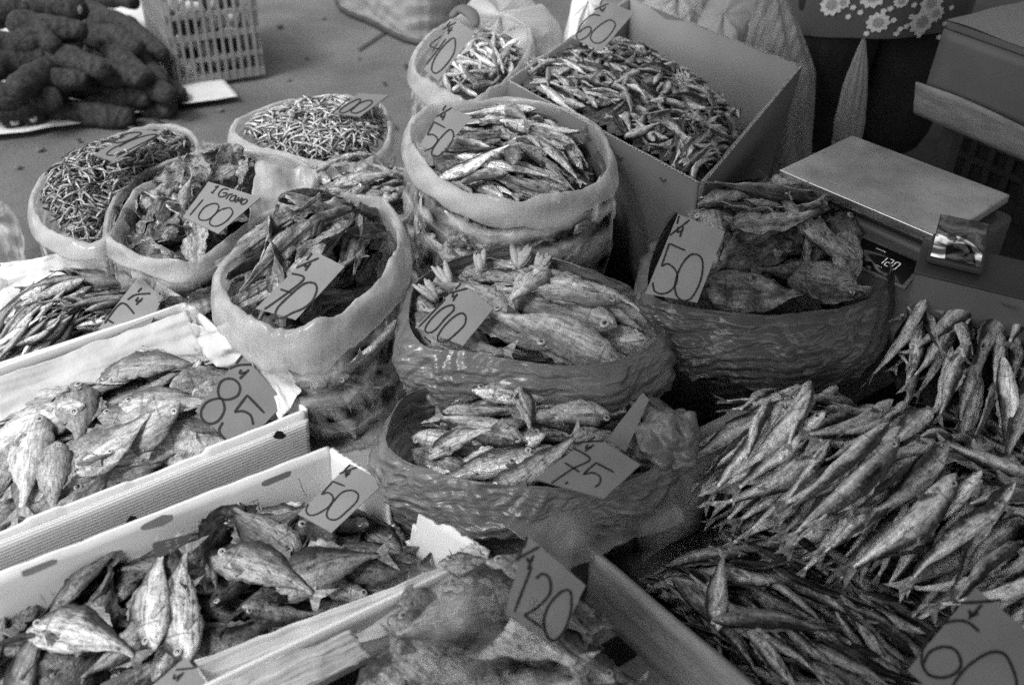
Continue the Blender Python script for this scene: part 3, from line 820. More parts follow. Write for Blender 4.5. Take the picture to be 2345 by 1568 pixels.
def sheets(n, L, H, T, m, **kw):
    cu = kw.pop('curl', .6); fo = kw.pop('fold', .3)
    return [mk_sheet(L * R.uniform(.9, 1.1), H * R.uniform(.85, 1.15), T, m, seed=i * 13 + int(L * 999), curl=R.uniform(.05, cu), fold=R.uniform(-.1, fo), **kw) for i in range(n)]


# carton A: long thin fish
hp = Heap([(0, 735), (110, 700), (250, 660), (330, 690), (300, 740), (180, 770), (0, 850)], .262, .02, drop=.015)
y0 = yaw_px(0, 800, 250, 690, .27)
hp.mass('dense layer of thin dried fish in the farthest white carton', M['core'])
hp.fill(protos(4, .125, .021, .010, F['silver'], detail=False, bend=.1, N=18, Mm=10) + protos(4, .125, .02, .010, F['mid'], detail=False, bend=.1, N=18, Mm=10), (.125, .02, .010), 120, about(y0 - .1, .28), 'thin_dried_fish', 'thin grey dried fish packed lengthwise in the farthest white carton', 'fish', 'thin fish in the farthest white carton', rollr=.6, rmax=1)
# carton B: big pale flat fish
hp = Heap([(-40, 980), (200, 880), (430, 800), (540, 840), (650, 940), (500, 1010), (300, 1090), (-40, 1230)], .262, .02, drop=.012)
hp.mass('layer of pale flat dried fish at the bottom of the middle white carton', M['core_pale'])
y0 = yaw_px(0, 1050, 400, 900, .27)
pb = protos(8, .19, .07, .009, F['pale'], prof='deep', arc=.09, bend=.07, twist=.7, shr=.4) + sheets(1, .17, .06, .006, F['pale'], fold=.3, curl=.4, wr=1.2)
hp.fill(pb, (.18, .066, .011), 58, about(y0, .5), 'pale_flat_fish', 'pale salted flat fish lying in the middle white carton', 'fish', 'pale flat fish in the middle white carton', rollr=.25, rmax=1., rspill=1.15)
for i, (u, v, u2, v2, s, lb) in enumerate(((90, 1010, 60, 1120, 0, 'large rounded pale fish at the frame edge of the middle white carton'), (180, 900, 190, 1040, 1, 'pale round-bodied fish whose eye looks up beside the lining paper'), (270, 880, 430, 850, 2, 'pale fish with its head towards the frame edge, just under the lining paper'),
                                            (330, 960, 480, 950, 6, 'ragged pale split fish beside the card reading 85'), (180, 1080, 320, 1010, 5, 'pale fish with its head low and tail raised in the middle white carton'), (140, 1060, 120, 1150, 3, 'small pale fish with clear eyes against the fluted wall'))):
    p = P((u + u2) / 2, (v + v2) / 2, .285); m = hp.drop(.2, .085, .016, yaw_px(u, v, u2, v2, .285), at=(p[0], p[1]))
    put(pb[s], m @ Matrix.Scale(1.05 if i != 5 else .75, 4), 'pale_flat_fish', lb, 'fish')
hp.mass  # (kept small)
# carton C: dark fish
hp = Heap([(0, 1410), (230, 1320), (480, 1215), (640, 1150), (760, 1140), (880, 1210), (960, 1290), (900, 1350), (650, 1430), (450, 1500), (330, 1590), (0, 1640), (-60, 1500)], .208, .01, pw=1.5, drop=.028)
hp.mass('layer of dark dried fish at the bottom of the front white carton', M['core'])
pc = protos(8, .16, .044, .016, F['brown'], prof='deep', arc=.14, bend=.13, twist=1., shr=.42) + protos(1, .16, .044, .014, F['mid'], prof='deep', arc=.12, bend=.12, shr=.35)
hp.fill(pc, (.155, .042, .017), 84, anyyaw, 'dark_dried_fish', 'dark shrivelled dried fish heaped in the front white carton', 'fish', 'dark fish in the front white carton', rollr=.45, rmax=1., rspill=1.06)
pc2 = protos(3, .17, .055, .02, F['mid'], prof='deep', arc=.1, bend=.1, shr=.25)
for i, (u, v, u2, v2, lb) in enumerate(((680, 1280, 520, 1160, 'stout grey fish with its pointed tail rising towards the printed carton wall'), (620, 1350, 870, 1260, 'long grey fish lying lengthwise with its tail towards the torn end wall'), (410, 1480, 420, 1300, 'grey fish with its head towards the handwritten card, tail up'),
                                        (340, 1470, 370, 1280, 'slender pale-bellied fish lying beside the upright grey fish'), (80, 1430, 290, 1480, 'fat dark fish lying lengthwise at the frame edge of the front carton'), (560, 1300, 650, 1330, 'pale broad fish with a torn belly under the stout grey fish'))):
    p = P((u + u2) / 2, (v + v2) / 2, .25); m = hp.drop(.17, .055, .02, yaw_px(u, v, u2, v2, .25), at=(p[0], p[1]), maxslope=.25)
    put(pc2[i % 3], m @ Matrix.Scale(1.15, 4), 'grey_dried_fish', lb, 'fish')

# ================================================================ clear bags
# --- thin dried anchovy, bag nearest the frame edge
rimA = [(75, 470), (105, 410), (200, 352), (300, 308), (400, 298), (452, 330), (440, 385), (350, 430), (285, 490), (245, 556), (170, 562), (95, 525)]
b1, r1, c1 = bag('open plastic bag of tiny stick-like fish nearest the frame edge, card on rim', rimA, .4, .02, M['film'], M['film_rim'], sb=.85, rr=.014, rh=.021, seed=1)
SP = protos(6, .05, .0055, .005, F['stick'], detail=False, prof='stick', bend=.12, arc=.12, N=10, Mm=6, tail=.6)


def sticks(px, z, lab, grp, seed, mt='stick', LL=.05):
    SP = protos(6, LL, LL * .11, LL * .1, F[mt], detail=False, prof='stick', bend=.12, arc=.12, N=10, Mm=6, tail=.6)
    hp = Heap(px, z, .016, drop=.008); hp.fill(SP, (.05, .0055, .005), 150, anyyaw, 'tiny_dried_fish', lab, 'fish', grp, rollr=1., rmax=1., tries=3)
    # the uncounted rest
    V, Fc, n = [], [], 0; X0 = []
    for _ in range(1500):
        m = hp.drop(.05, .0055, .005, anyyaw, rmax=1., tries=2)
        if m is None: continue
        L_ = LL * R.uniform(.5, 1.); bw_ = R.uniform(-.006, .006); pts = [m @ Vector((L_ * (t - .5), bw_ * math.sin(3.14 * t), .004 * math.sin(3.14 * t) - .003)) for t in (0, .25, .5, .75, 1)]
        v, f = tube([p[:] for p in pts], [.0011, .0024, .0026, .002, .0008], 5, cap=True); V.append(v); Fc += [tuple(i + n for i in x) for x in f]; n += len(v)
    V = np.concatenate(V); b = V.mean(0); FS = np.tile(np.array([[.5, 0, 0]]), (len(V), 1)); FS[:, 1] = np.repeat(np.random.RandomState(seed).uniform(-1, 1, len(V) // 25), 25)
    o = link(D.objects.new('tiny_dried_fish_bed', mesh('bed', V - b, Fc, F[mt], True, FS))); o.location = tuple(b); tag(o, lab.replace('tiny', 'uncounted mass of tiny', 1), 'fish', kind='stuff')
    hp.base = hp.base - .0; hp.mass(lab.replace('tiny', 'compacted tiny', 1), M['core'], .006)


sticks([(105, 445), (150, 402), (235, 355), (330, 318), (420, 312), (432, 345), (350, 405), (280, 465), (240, 545), (190, 553), (135, 505)], .385, 'tiny stick-like dried fish in the bag nearest the frame edge', 'tiny fish in the bag nearest the frame edge', 3)
rimB = [(533, 300), (580, 262), (680, 236), (790, 226), (865, 240), (893, 285), (890, 330), (850, 368), (780, 388), (700, 375), (610, 350), (550, 325)]
b2, r2, c2 = bag('open plastic bag of tiny stick-like fish standing alone on the paving behind the others', rimB, .4, .02, M['film'], M['film_rim'], sb=.85, rr=.013, rh=.019, seed=2)
bag_core(r2, c2, .34, .05, M['core_pale'], 'tiny fish seen through the wall of the bag standing on the paving')
sticks([(570, 300), (640, 275), (740, 252), (840, 255), (872, 275), (862, 318), (820, 345), (750, 358), (680, 345), (610, 325)], .385, 'tiny stick-like dried fish in the bag on the paving behind', 'tiny fish in the bag on the paving', 4, 'stick_pale', .062)

# --- 100 / gramo bag
rimC = [(245, 530), (262, 470), (330, 400), (430, 362), (540, 345), (640, 360), (715, 400), (705, 450), (620, 495), (540, 545), (460, 600), (400, 612), (310, 590), (255, 560)]
b3, r3, c3 = bag('open plastic bag of crumpled split fish under the card headed 1 Gramo', rimC, [.4] * 14, .1, M['film'], M['film_rim'], sb=.9, rr=.012, rh=.018, seed=3, shift=(.03, -.02))
bag_core(r3, c3, .34, .15, M['core'], 'crumpled fish seen through the wall of the 1 Gramo bag')
SH = sheets(7, .12, .065, .003, F['mid'], curl=1.5, fold=.8, wr=1.5, ragged=.3) + protos(2, .12, .05, .012, F['mid'], prof='deep', shr=.6)
wall_fish(r3, c3, .33, .18, SH[:4], 16, 'split_fish', 'crumpled dried fish pressed against the wall of the 1 Gramo bag', 'fish', 'fish against the wall of the 1 Gramo bag')
hp = Heap([(275, 520), (290, 460), (350, 410), (440, 365), (540, 340), (580, 390), (560, 430), (510, 510), (430, 575), (330, 580)], .385, .035, drop=.04)
hp.mass('crumpled split fish deep in the 1 Gramo bag', M['core'])
hp.fill(SH, (.12, .07, .02), 50, anyyaw, 'split_fish', 'crumpled ragged split fish heaped in the 1 Gramo bag', 'fish', 'crumpled fish in the 1 Gramo bag', rollr=.6, pitchr=.3, rmax=.95, sink=.5)
# milky flared side of that bag
sheetpx('milky_side', None, None, [(585, 368), (725, 385), (745, 540), (560, 600)], [.44, .42, .33, .38], M['film_milk'], parent=b3, wob=.022, seed=4, n=40)

# --- 70 bag
rimD = [(500, 650), (540, 590), (640, 525), (740, 478), (840, 470), (905, 510), (922, 570), (895, 640), (820, 715), (740, 770), (650, 785), (570, 755), (515, 705)]
zD = [.43, .44, .45, .455, .455, .455, .45, .445, .44, .435, .43, .43, .43]
b4, r4, c4_ = bag('open plastic bag with broad pale rim, torn dried strips and the 70 card', rimD, zD, .185, M['film'], M['film_rim'], sb=.78, bulge=.04, rr=.018, rh=.038, seed=4, shift=(.06, -.02))
ST = sheets(5, .17, .035, .004, F['mid'], curl=.5, fold=.9, wr=1.2, ragged=.3) + sheets(3, .17, .035, .004, F['brown'], curl=.5, fold=1., wr=1.2, ragged=.3) + protos(2, .17, .025, .016, F['mid'], bend=.12, shr=.5)
hp = Heap([(545, 680), (570, 610), (650, 540), (740, 490), (830, 485), (870, 510), (850, 580), (790, 660), (700, 730), (600, 730)], .41, .03, drop=.04)
hp.mass('torn fish strips deep in the bag carrying the 70 card', M['core'])
y0 = yaw_px(570, 690, 760, 520, .42)
hp.fill(ST, (.17, .035, .018), 85, about(y0, .5), 'dried_fish_strip', 'torn dried fish strip in the bag carrying the 70 card', 'fish strip', 'torn strips in the bag with the 70 card', rollr=.8, pitchr=.22, rmax=.95, sink=.4, rspill=1.2)
bag_core(r4 + [.0, 0, 0], c4_ + [.02, 0, 0], .38, .21, M['core'], 'dark fish seen through the wall of the bag carrying the 70 card', sb=.72, inset=.06)
LF = protos(3, .2, .045, .018, F['pale'], arc=.03, shr=.3) + protos(2, .2, .05, .018, F['silver'], arc=.03)
wall_fish(r4, c4_ + [.02, 0, 0], .355, .22, LF, 24, 'dried_fish', 'fish pressed against the clear wall of the bag carrying the 70 card', 'fish', 'fish against the wall of the 70 bag', sb=.76, inset=.022)

# --- low bag of pale fish wedged behind the 70 bag
rimJ = [(690, 440), (700, 400), (760, 385), (850, 388), (930, 395), (945, 440), (930, 500), (850, 520), (760, 515), (705, 490)]
b10, r10, c10 = bag('low clear bag of pale fish wedged between the 70 bag and the tall clear bag', rimJ, .36, .1, M['film'], M['film'], sb=.95, rr=.005, rh=.008, seed=14)
hp = Heap(rimJ, .35, .02)
hp.mass('pale fish deep in the low clear bag', M['core_pale'])
PJ = protos(4, .13, .035, .018, F['pale'], shr=.4)
hp.fill(PJ, (.13, .035, .018), 26, anyyaw, 'pale_dried_fish', 'pale dried fish in the low bag behind the 70 bag', 'fish', 'pale fish in the low bag', rollr=.5)
for i, (u, v, u2, v2, lb) in enumerate(((770, 460, 900, 420, 'bulky pale fish on top of the low bag, tail towards the tall clear bag'), (700, 405, 790, 400, 'short pale fish along the far edge of the low bag'))):
    p = P((u + u2) / 2, (v + v2) / 2, .38); m = hp.drop(.13, .035, .02, yaw_px(u, v, u2, v2, .38), at=(p[0], p[1])); put(PJ[i], m @ Matrix.Scale(1.15 - .3 * i, 4), 'pale_dried_fish', lb, 'fish')

# --- 50 bag in the middle
rimE = [(937, 300), (985, 262), (1080, 243), (1180, 238), (1280, 256), (1350, 292), (1392, 350), (1396, 405), (1330, 448), (1250, 470), (1160, 475), (1060, 452), (985, 405), (942, 350)]
b5, r5, c5 = bag('tall clear plastic bag with thick milky rim holding long cut fish, beside the cardboard box', rimE, .515, .19, M['film'], M['film_rim'], sb=.97, bulge=.07, rr=.014, rh=.028, seed=5)
bag_core(r5, c5, .45, .2, M['core'], 'fish seen deep through the wall of the tall clear bag', bulge=.07, sb=.97)
LS = protos(4, .16, .03, .014, F['mid'], shr=.35, arc=.05) + protos(3, .18, .032, .014, F['silver'], shr=.3, arc=.04) + sheets(3, .16, .035, .004, F['mid'], curl=.3, fold=.8, wr=1.4)
wall_fish(r5, c5, .44, .22, protos(3, .14, .045, .02, F['mid'], shr=.4) + LS[:2] + protos(4, .12, .045, .02, F['pale'], shr=.5), 60, 'dried_fish', 'fish pressed against the wall of the tall clear bag', 'fish', 'fish against the wall of the tall clear bag', sb=.97, bulge=.07)
hp = Heap([(985, 340), (1010, 290), (1090, 262), (1190, 258), (1290, 285), (1355, 330), (1372, 375), (1310, 435), (1200, 462), (1080, 450), (1000, 405)], .49, .015, drop=.035)
hp.mass('long cut fish deep in the tall clear bag', M['core'])
y0 = yaw_px(1050, 320, 1330, 390, .49)
hp.fill(LS, (.16, .032, .016), 75, about(y0, .4), 'long_dried_fish', 'long cut dried fish in the tall clear bag', 'fish', 'long fish in the tall clear bag', rollr=.6, rmax=.9, rspill=1.)
m = hp.drop(.15, .03, .02, yaw_px(1172, 440, 1172, 320, .5), at=tuple(P(1172, 385, .5)[:2]))
put(protos(1, .15, .032, .02, F['pale'], bend=0, arc=0)[0], m, 'long_dried_fish', 'single pale fish lying crosswise over the others in the tall clear bag', 'fish')
for i, (u, v, u2, v2, lb) in enumerate(((1020, 400, 1140, 395, 'thick pale fish along the near rim of the tall clear bag'), (1200, 340, 1330, 400, 'long pale fish slanting towards the cardboard box in the tall clear bag'))):
    p = P((u + u2) / 2, (v + v2) / 2, .5); m = hp.drop(.16, .032, .016, yaw_px(u, v, u2, v2, .5), at=(p[0], p[1])); put(LS[5 + i], m, 'long_dried_fish', lb, 'fish')

# --- 40 bag behind
rimF = [(945, 160), (975, 95), (1050, 52), (1140, 42), (1200, 62), (1216, 110), (1185, 165), (1125, 225), (1060, 242), (985, 205)]
b6, r6, c6 = bag('open plastic bag of small pale fish behind the tall bag, with the card reading 40', rimF, .5, .02, M['film'], M['film_rim'], sb=.92, rr=.014, rh=.026, seed=6)
bag_core(r6, c6, .43, .05, M['core'], 'dark contents seen through the wall of the bag with the 40 card')
hp = Heap([(985, 190), (1000, 130), (1060, 85), (1130, 62), (1185, 80), (1195, 125), (1165, 165), (1110, 215), (1040, 220)], .47, .04, drop=.02)
hp.mass('small pale fish deep in the bag with the 40 card', M['core_pale'])
hp.fill(protos(5, .085, .017, .01, F['white'], detail=False, bend=.08, arc=.12, N=16, Mm=8), (.085, .017, .01), 110, anyyaw, 'small_pale_fish', 'small pale dried fish heaped in the bag with the 40 card', 'fish', 'small pale fish in the bag with the 40 card', rollr=1., pitchr=.3, rmax=.95, tries=4, rspill=1.)

# ================================================================ cardboard box of small silvery fish
fr, lf, rt = P(1605, 417, .525), P(1168, 185, .525), P(1828, 152, .525); bk = lf + rt - fr
bx = thing('cardboard_box', 'open brown corrugated cardboard box heaped with small silvery fish', 'cardboard box', (*((lf + rt) / 2)[:2], .02))
cen = (fr + bk) / 2
for nm, p, q, dz in (('side_panel', lf, fr, -.0), ('side_panel', fr, rt, 0), ('side_panel', rt, bk, 0), ('side_panel', bk, lf, 0)):
    o = (p + q) / 2 - cen; e = (q - p)[:2]; e /= np.linalg.norm(e); nrm = np.array([e[1], -e[0], 0]); nrm = nrm if nrm @ o > 0 else -nrm
    V, Fc = panel(p, q, .02, .525, .0035, nrm, 70, lambda s: .002 * nz(s * 8, 1) - (.014 * max(0, 1 - abs(s - .75) * 9) if nm == 'side_panel' and p is rt else 0), lean=.07, warp=.003); part(bx, nm, V, Fc, M['cardboard_in'])
    V, Fc = panel(p, q, .02, .524, .0035, nrm, 70, None, lean=.07, warp=.003); V = V + nrm * .0042; part(bx, 'outer_layer', V, Fc, M['cardboard'])
    # flutes between the two liners, seen on the cut edge
    L_ = np.linalg.norm((q - p)[:2]); k = int(L_ / .009); pts = []
    for i in range(k * 4):
        s = i / (k * 4); b = p + (q - p) * s; ph = i * math.pi / 2; pts.append((b[0] + nrm[0] * (.0052 + .0026 * math.sin(ph)), b[1] + nrm[1] * (.0052 + .0026 * math.sin(ph)), .5255 + .0016 * nz(i * .3, 1)))
    V, Fc = tube(pts, .0012, 4); part(bx, 'flute', V, Fc, M['flute'])
V, Fc = box((*lf[:2], .012), (fr - lf) * [1, 1, 0], (bk - lf) * [1, 1, 0], (0, 0, .006)); part(bx, 'bottom', V, Fc, M['cardboard'])
# staples on the near panel
for u, v in ((1420, 355), (1518, 405)):
    p = PP(u, v, lf + np.array([0, 0, 0]), np.cross(fr - lf, [0, 0, 1.])); n1 = np.cross(fr - lf, [0, 0, 1.]); n1 /= np.linalg.norm(n1); n1 = n1 if n1 @ (CAM - p) > 0 else -n1; p = p + n1 * .009
    d = (fr - lf) / np.linalg.norm(fr - lf); V, Fc = tube([p + n1 * -.004, p, p + d * .008 + [0, 0, -.004], p + d * .014 + [0, 0, .002], p + d * .014 + n1 * -.004], .0012, 6); part(bx, 'staple', V, Fc, M['dark2'])
hp = Heap([(1190, 192), (1250, 150), (1320, 105), (1430, 85), (1510, 125), (1590, 215), (1690, 312), (1655, 365), (1602, 408), (1480, 345), (1330, 262)], [.505, .475, .455, .435, .415, .4, .41, .475, .505, .505, .505], .045, tilt=(-.16, -.12), pw=3)
hp.mass('silvery fish deep in the cardboard box', M['core'], .01)
SD = protos(14, .1, .021, .010, F['sardine'], detail=False, bend=.14, arc=.16, twist=.9, N=20, Mm=10, shr=.35)
hp.fill(SD, (.1, .02, .010), 250, about(yaw_px(1280, 180, 1600, 330, .5), .95), 'small_silvery_fish', 'small curved silvery dried fish heaped in the cardboard box', 'fish', 'small silvery fish in the cardboard box', rollr=.7, pitchr=.15, rmax=1., tries=5, rspill=1.02)
zn = [P(1450, 325, .505)[:2], P(1660, 335, .475)[:2], P(1604, 412, .505)[:2]]
hp.fill(SD, (.1, .02, .010), 42, anyyaw, 'small_silvery_fish', 'small curved silvery dried fish in the near corner of the cardboard box', 'fish', 'small silvery fish in the near corner of the box', rollr=.7, zone=zn, tries=3)
m = hp.drop(.17, .018, .01, yaw_px(1220, 215, 1340, 280, .5), at=tuple(P(1280, 250, .5)[:2]))
put(protos(1, .16, .02, .01, F['white'], bend=.02, arc=0)[0], m, 'long_white_fish', 'long white fish lying along the near wall inside the cardboard box', 'fish')

# ================================================================ grey bags
def sk(lst):
    """collar drop by ring fraction"""
    xs = np.linspace(0, 1, len(lst) + 1); ys = list(lst) + [lst[0]]
    return lambda f: float(np.interp(f, xs, ys))


rimG = [(940, 700), (960, 645), (1040, 598), (1150, 578), (1280, 598), (1400, 648), (1475, 700), (1500, 775), (1420, 822), (1300, 838), (1180, 825), (1070, 808), (980, 795), (942, 755)]
b7, r7, c7 = bag('grey plastic bag with folded-over collar holding large pale whole fish, card reading 100', rimG, .42, .185, M['film_dark'], M['film_dark'], sb=.9, rr=.002, rh=.003, skirt=sk([.05, .04, .03, .03, .03, .04, .06, .09, .1, .1, .1, .1, .09, .07]), seed=7)
hp = Heap([(965, 720), (985, 660), (1060, 612), (1160, 595), (1280, 612), (1380, 660), (1460, 720), (1475, 775), (1380, 812), (1250, 830), (1120, 815), (1000, 785)], .395, .015, drop=.028)
hp.mass('fish deep in the grey bag with the 100 card', M['core'])
PW = protos(6, .2, .055, .024, F['pale'], arc=.04, bend=.05, shr=.25) + sheets(2, .2, .08, .006, F['pale'], fold=.5, curl=.3)
hp.fill(PW[3:6] + protos(3, .17, .04, .016, F['mid'], shr=.4), (.17, .05, .022), 34, about(yaw_px(1050, 640, 1450, 780, .4), .35), 'whole_dried_fish', 'pale whole fish lying under the larger ones in the 100 bag', 'fish', 'pale fish underneath in the 100 bag', rollr=.5, rspill=1.2, rmax=1.)
for i, (u, v, u2, v2, k, lb) in enumerate(((1440, 800, 1130, 735, 1.12, 'large pale fish nearest the front of the 100 bag, its eye towards the dark bag'), (1400, 735, 1130, 665, 1.1, 'large pale fish in the middle of the 100 bag with a torn belly'), (1390, 700, 1200, 665, .9, 'pale fish at the back of the 100 bag, head cut open'),
                                           (1150, 730, 1010, 640, .8, 'pale fish with fanned fins partly behind the 100 card'), (1240, 625, 1180, 700, .75, 'pale fish with its finger-like ribs raised at the far rim of the 100 bag'))):
    p = P((u + u2) / 2, (v + v2) / 2, .43); m = hp.drop(.2, .055, .024, yaw_px(u, v, u2, v2, .43), at=(p[0], p[1])); put(PW[i % 6], m @ Matrix.Diagonal((k * 1.2, k * 1.3, k * .8, 1)), 'whole_dried_fish', lb, 'fish')
# rib fans (split heads) - pale finger-like pieces
for (u, v, a0, n, k) in ((1000, 690, 2.6, 6, 1), (1030, 655, 2.2, 5, 1), (1185, 615, 1.4, 6, 1.1), (1230, 625, 1.2, 5, 1), (1100, 620, 1.8, 3, 1), (1420, 780, -.2, 4, .9)):
    rt_ = thing('rib_cluster', 'x', 'fish', P(u, v, .425)); c = P(u, v, .415)
    for j in range(n):
        a = a0 + (j - n / 2) * .2 + R.uniform(-.06, .06); d = np.array([math.cos(a), math.sin(a), .35 + .25 * R.random()]); pts = [c + [0, 0, .003 * (j % 2)] + d * t * (.032 + .012 * ((j * 7 + u) % 3) / 2) * k for t in np.linspace(0, 1, 7)]
        V, Fc = tube(pts, [.004 * k, .0062 * k, .007 * k, .0068 * k, .006 * k, .0045 * k, .0015], 8, .6); part(rt_, 'rib', V, Fc, M['rib'])
    rt_['label'] = {1000: 'pale finger-like rib fan beside the 100 card in the grey bag', 1030: 'pale rib fan just above the top corner of the 100 card', 1185: 'upright rib fan at the far rim of the 100 bag, first of the pair', 1230: 'upright rib fan at the far rim of the 100 bag, nearer the dark bag', 1100: 'three thin pale ribs near the far rim between the rib fans', 1420: 'small rib fan at the corner of the 100 bag by the dark bag'}[u]

rimH = [(1485, 660), (1505, 560), (1570, 470), (1680, 420), (1810, 412), (1920, 455), (2000, 540), (2035, 620), (1985, 685), (1880, 712), (1760, 722), (1640, 712), (1540, 698)]
b8, r8, c8 = bag('dark plastic bag with wide wrinkled collar holding large dark split fish beside the scale', rimH, [.44, .44, .44, .44, .44, .44, .44, .44, .44, .44, .44, .44, .44], .06, M['film_dark2'], M['film_dark2'], sb=.72, bulge=0., rr=.002, rh=.003, skirt=sk([.06, .03, .03, .03, .03, .03, .05, .08, .12, .15, .14, .11, .08]), seed=8)
hp = Heap([(1510, 640), (1530, 550), (1600, 480), (1700, 440), (1800, 435), (1890, 480), (1960, 560), (1975, 630), (1900, 680), (1800, 700), (1660, 705), (1550, 690)], .42, .04, drop=.012)
hp.mass('dark split fish deep in the wrinkled dark bag', M['core'])
BS = sheets(5, .2, .09, .008, F['brown2'], curl=.8, fold=.7, wr=1.3, ragged=.12) + protos(4, .22, .07, .03, F['brown2'], prof='deep', shr=.4, arc=.06)
hp.fill(BS, (.19, .08, .028), 27, anyyaw, 'large_split_fish', 'dark split fish in the wrinkled dark bag', 'fish', 'dark split fish in the wrinkled dark bag', rollr=.4, pitchr=.12, rmax=.85, sink=.5, rspill=1.)
BM = protos(2, .25, .095, .035, F['brown2'], prof='deep', shr=.35, arc=.05)
for i, (pr, u, v, u2, v2, k, lb) in enumerate(((BM[0], 1590, 490, 1800, 440, .95, 'large fish with open mouth at the far rim of the dark bag'), (BM[1], 1870, 500, 1640, 480, .95, 'large gleaming dark fish overlapping the open-mouthed one'), (BS[0], 1930, 560, 1950, 640, .7, 'upright curled split fish at the collar nearest the scale display'), (BS[1], 1680, 560, 1850, 560, .75, 'pale-edged split fish across the middle of the dark bag'),
                                               (BS[3], 1660, 640, 1800, 640, 1., 'round curled split fish in the front of the dark bag'), (BS[2], 1830, 640, 1960, 640, .8, 'split fish head with two eyes facing up beside the scale'))):
    p = P((u + u2) / 2, (v + v2) / 2, .47); m = hp.drop(.22, .085, .03, yaw_px(u, v, u2, v2, .47), at=(p[0], p[1])); put(pr, m @ Matrix.Scale(k, 4), 'large_split_fish', lb, 'fish')

rimI = [(885, 1000), (930, 910), (1040, 878), (1180, 868), (1330, 872), (1440, 895), (1520, 950), (1530, 1030), (1460, 1090), (1340, 1115), (1200, 1112), (1080, 1100), (980, 1075), (915, 1045)]
b9, r9, c9 = bag('grey plastic bag with loose folded collar holding mixed dried fish, card reading 75', rimI, .36, .185, M['film_dark'], M['film_dark'], sb=.95, rr=.002, rh=.003, skirt=sk([.06, .05, .02, .02, .02, .02, .04, .05, .07, .08, .08, .08, .07, .07]), seed=12)
hp = Heap([(950, 1010), (985, 930), (1080, 895), (1200, 885), (1340, 892), (1430, 915), (1480, 970), (1420, 1060), (1300, 1105), (1150, 1100), (1010, 1065)], .325, .015, drop=.035)
hp.mass('mixed fish deep in the bag with the 75 card', M['core'])
MX = protos(4, .15, .042, .018, F['mid'], shr=.35) + protos(3, .16, .045, .018, F['silver'], shr=.3) + sheets(3, .15, .05, .005, F['mid'], fold=.6)
hp.fill(MX, (.15, .045, .02), 52, about(yaw_px(980, 930, 1400, 950, .33), .5), 'mixed_dried_fish', 'mixed grey dried fish in the bag with the 75 card', 'fish', 'mixed fish in the bag with the 75 card', rollr=.5, rspill=1.15, rmax=1.)
for i, (pr, u, v, u2, v2, k, lb) in enumerate(((MX[4], 1180, 1010, 1030, 950, 1.1, 'pale spotted fish lying near the far wall of the 75 bag'), (MX[1], 1120, 1080, 1320, 1030, 1.15, 'long fish whose tail reaches the card reading 75'), (MX[5], 1400, 950, 1200, 970, 1.1, 'dark lined fish pointing at the upright blank card'),
                                               (MX[2], 1190, 920, 1210, 985, .75, 'stubby round fish standing up in the middle of the 75 bag'), (MX[0], 980, 1000, 1120, 990, .8, 'small pale fish at the inner fold of the 75 bag'))):
    p = P((u + u2) / 2, (v + v2) / 2, .37); m = hp.drop(.16, .045, .02, yaw_px(u, v, u2, v2, .37), at=(p[0], p[1])); put(pr, m @ Matrix.Scale(k, 4), 'mixed_dried_fish', lb, 'fish')
# knotted grey film beside it
c = P(1530, 1010, .36); A = []
for i in range(44):
    t = math.pi * i / 43; row = []
    for j in range(80):
        a = 2 * math.pi * j / 80; d = np.array([math.sin(t) * math.cos(a), math.sin(t) * math.sin(a), math.cos(t)]); k = 1 + .3 * nz(*(d * 1.8)) + .07 * crz(*d, 1.1, 3) + .03 * crz(*d, 3, 4); row.append(c + d * k * np.array([.05, .05, .05]))
    A.append(row)
V, Fc = grid(np.array(A), closed_u=True); solo('bunched_bag', V, Fc, M['film_dark'], 'small bunched grey plastic bag between the upright blank card and the silver fish', 'plastic bag')

# ================================================================ wooden tray
ZW = .3
w0, w1, w2 = P(1272, 1180, ZW), P(1740, 1575, ZW), P(2075, 770, ZW); tr = thing('wooden_tray', 'wide grey board tray bound with a dark tape strip, heaped with silver and dark fish', 'tray', (*((w1 + w2) / 2)[:2], .18))
dl = (w1 - w0); dl[2] = 0; dl /= np.linalg.norm(dl); db = (w2 - w0); db[2] = 0; db /= np.linalg.norm(db)
LW, LBk = .62, .98
for nm, p, q, out, m in (('side_board', w0, w0 + dl * LW, -db, 'tray_wood'), ('back_board', w0, w0 + db * LBk, -dl, 'wood_pale'), ('side_board', w0 + db * LBk, w0 + db * LBk + dl * LW, db, 'wood'), ('front_board', w0 + dl * LW, w0 + dl * LW + db * LBk, dl, 'wood')):
    V, Fc = panel(p - (out if nm != 'side_board' else 0) * 0, q, .185, ZW, .026 if m == 'wood_pale' else .01, out, 50, lambda s: .0015 * nz(s * 9, 2), warp=.002); part(tr, nm, V, Fc, M[m])
V, Fc = box((*w0[:2], .182), dl * LW, db * LBk, (0, 0, .008)); part(tr, 'bottom_board', V, Fc, M['wood'])
p = PP(1345, 1240, w0, np.cross(dl, [0, 0, 1.])); s0 = float((p - w0) @ dl)
V, Fc = panel(w0 + dl * (s0 - .012), w0 + dl * (s0 + .018), .19, ZW + .003, .002, -db, 10); part(tr, 'tape_strip', V - db * .0125, Fc, M['tape'])
zf = .3
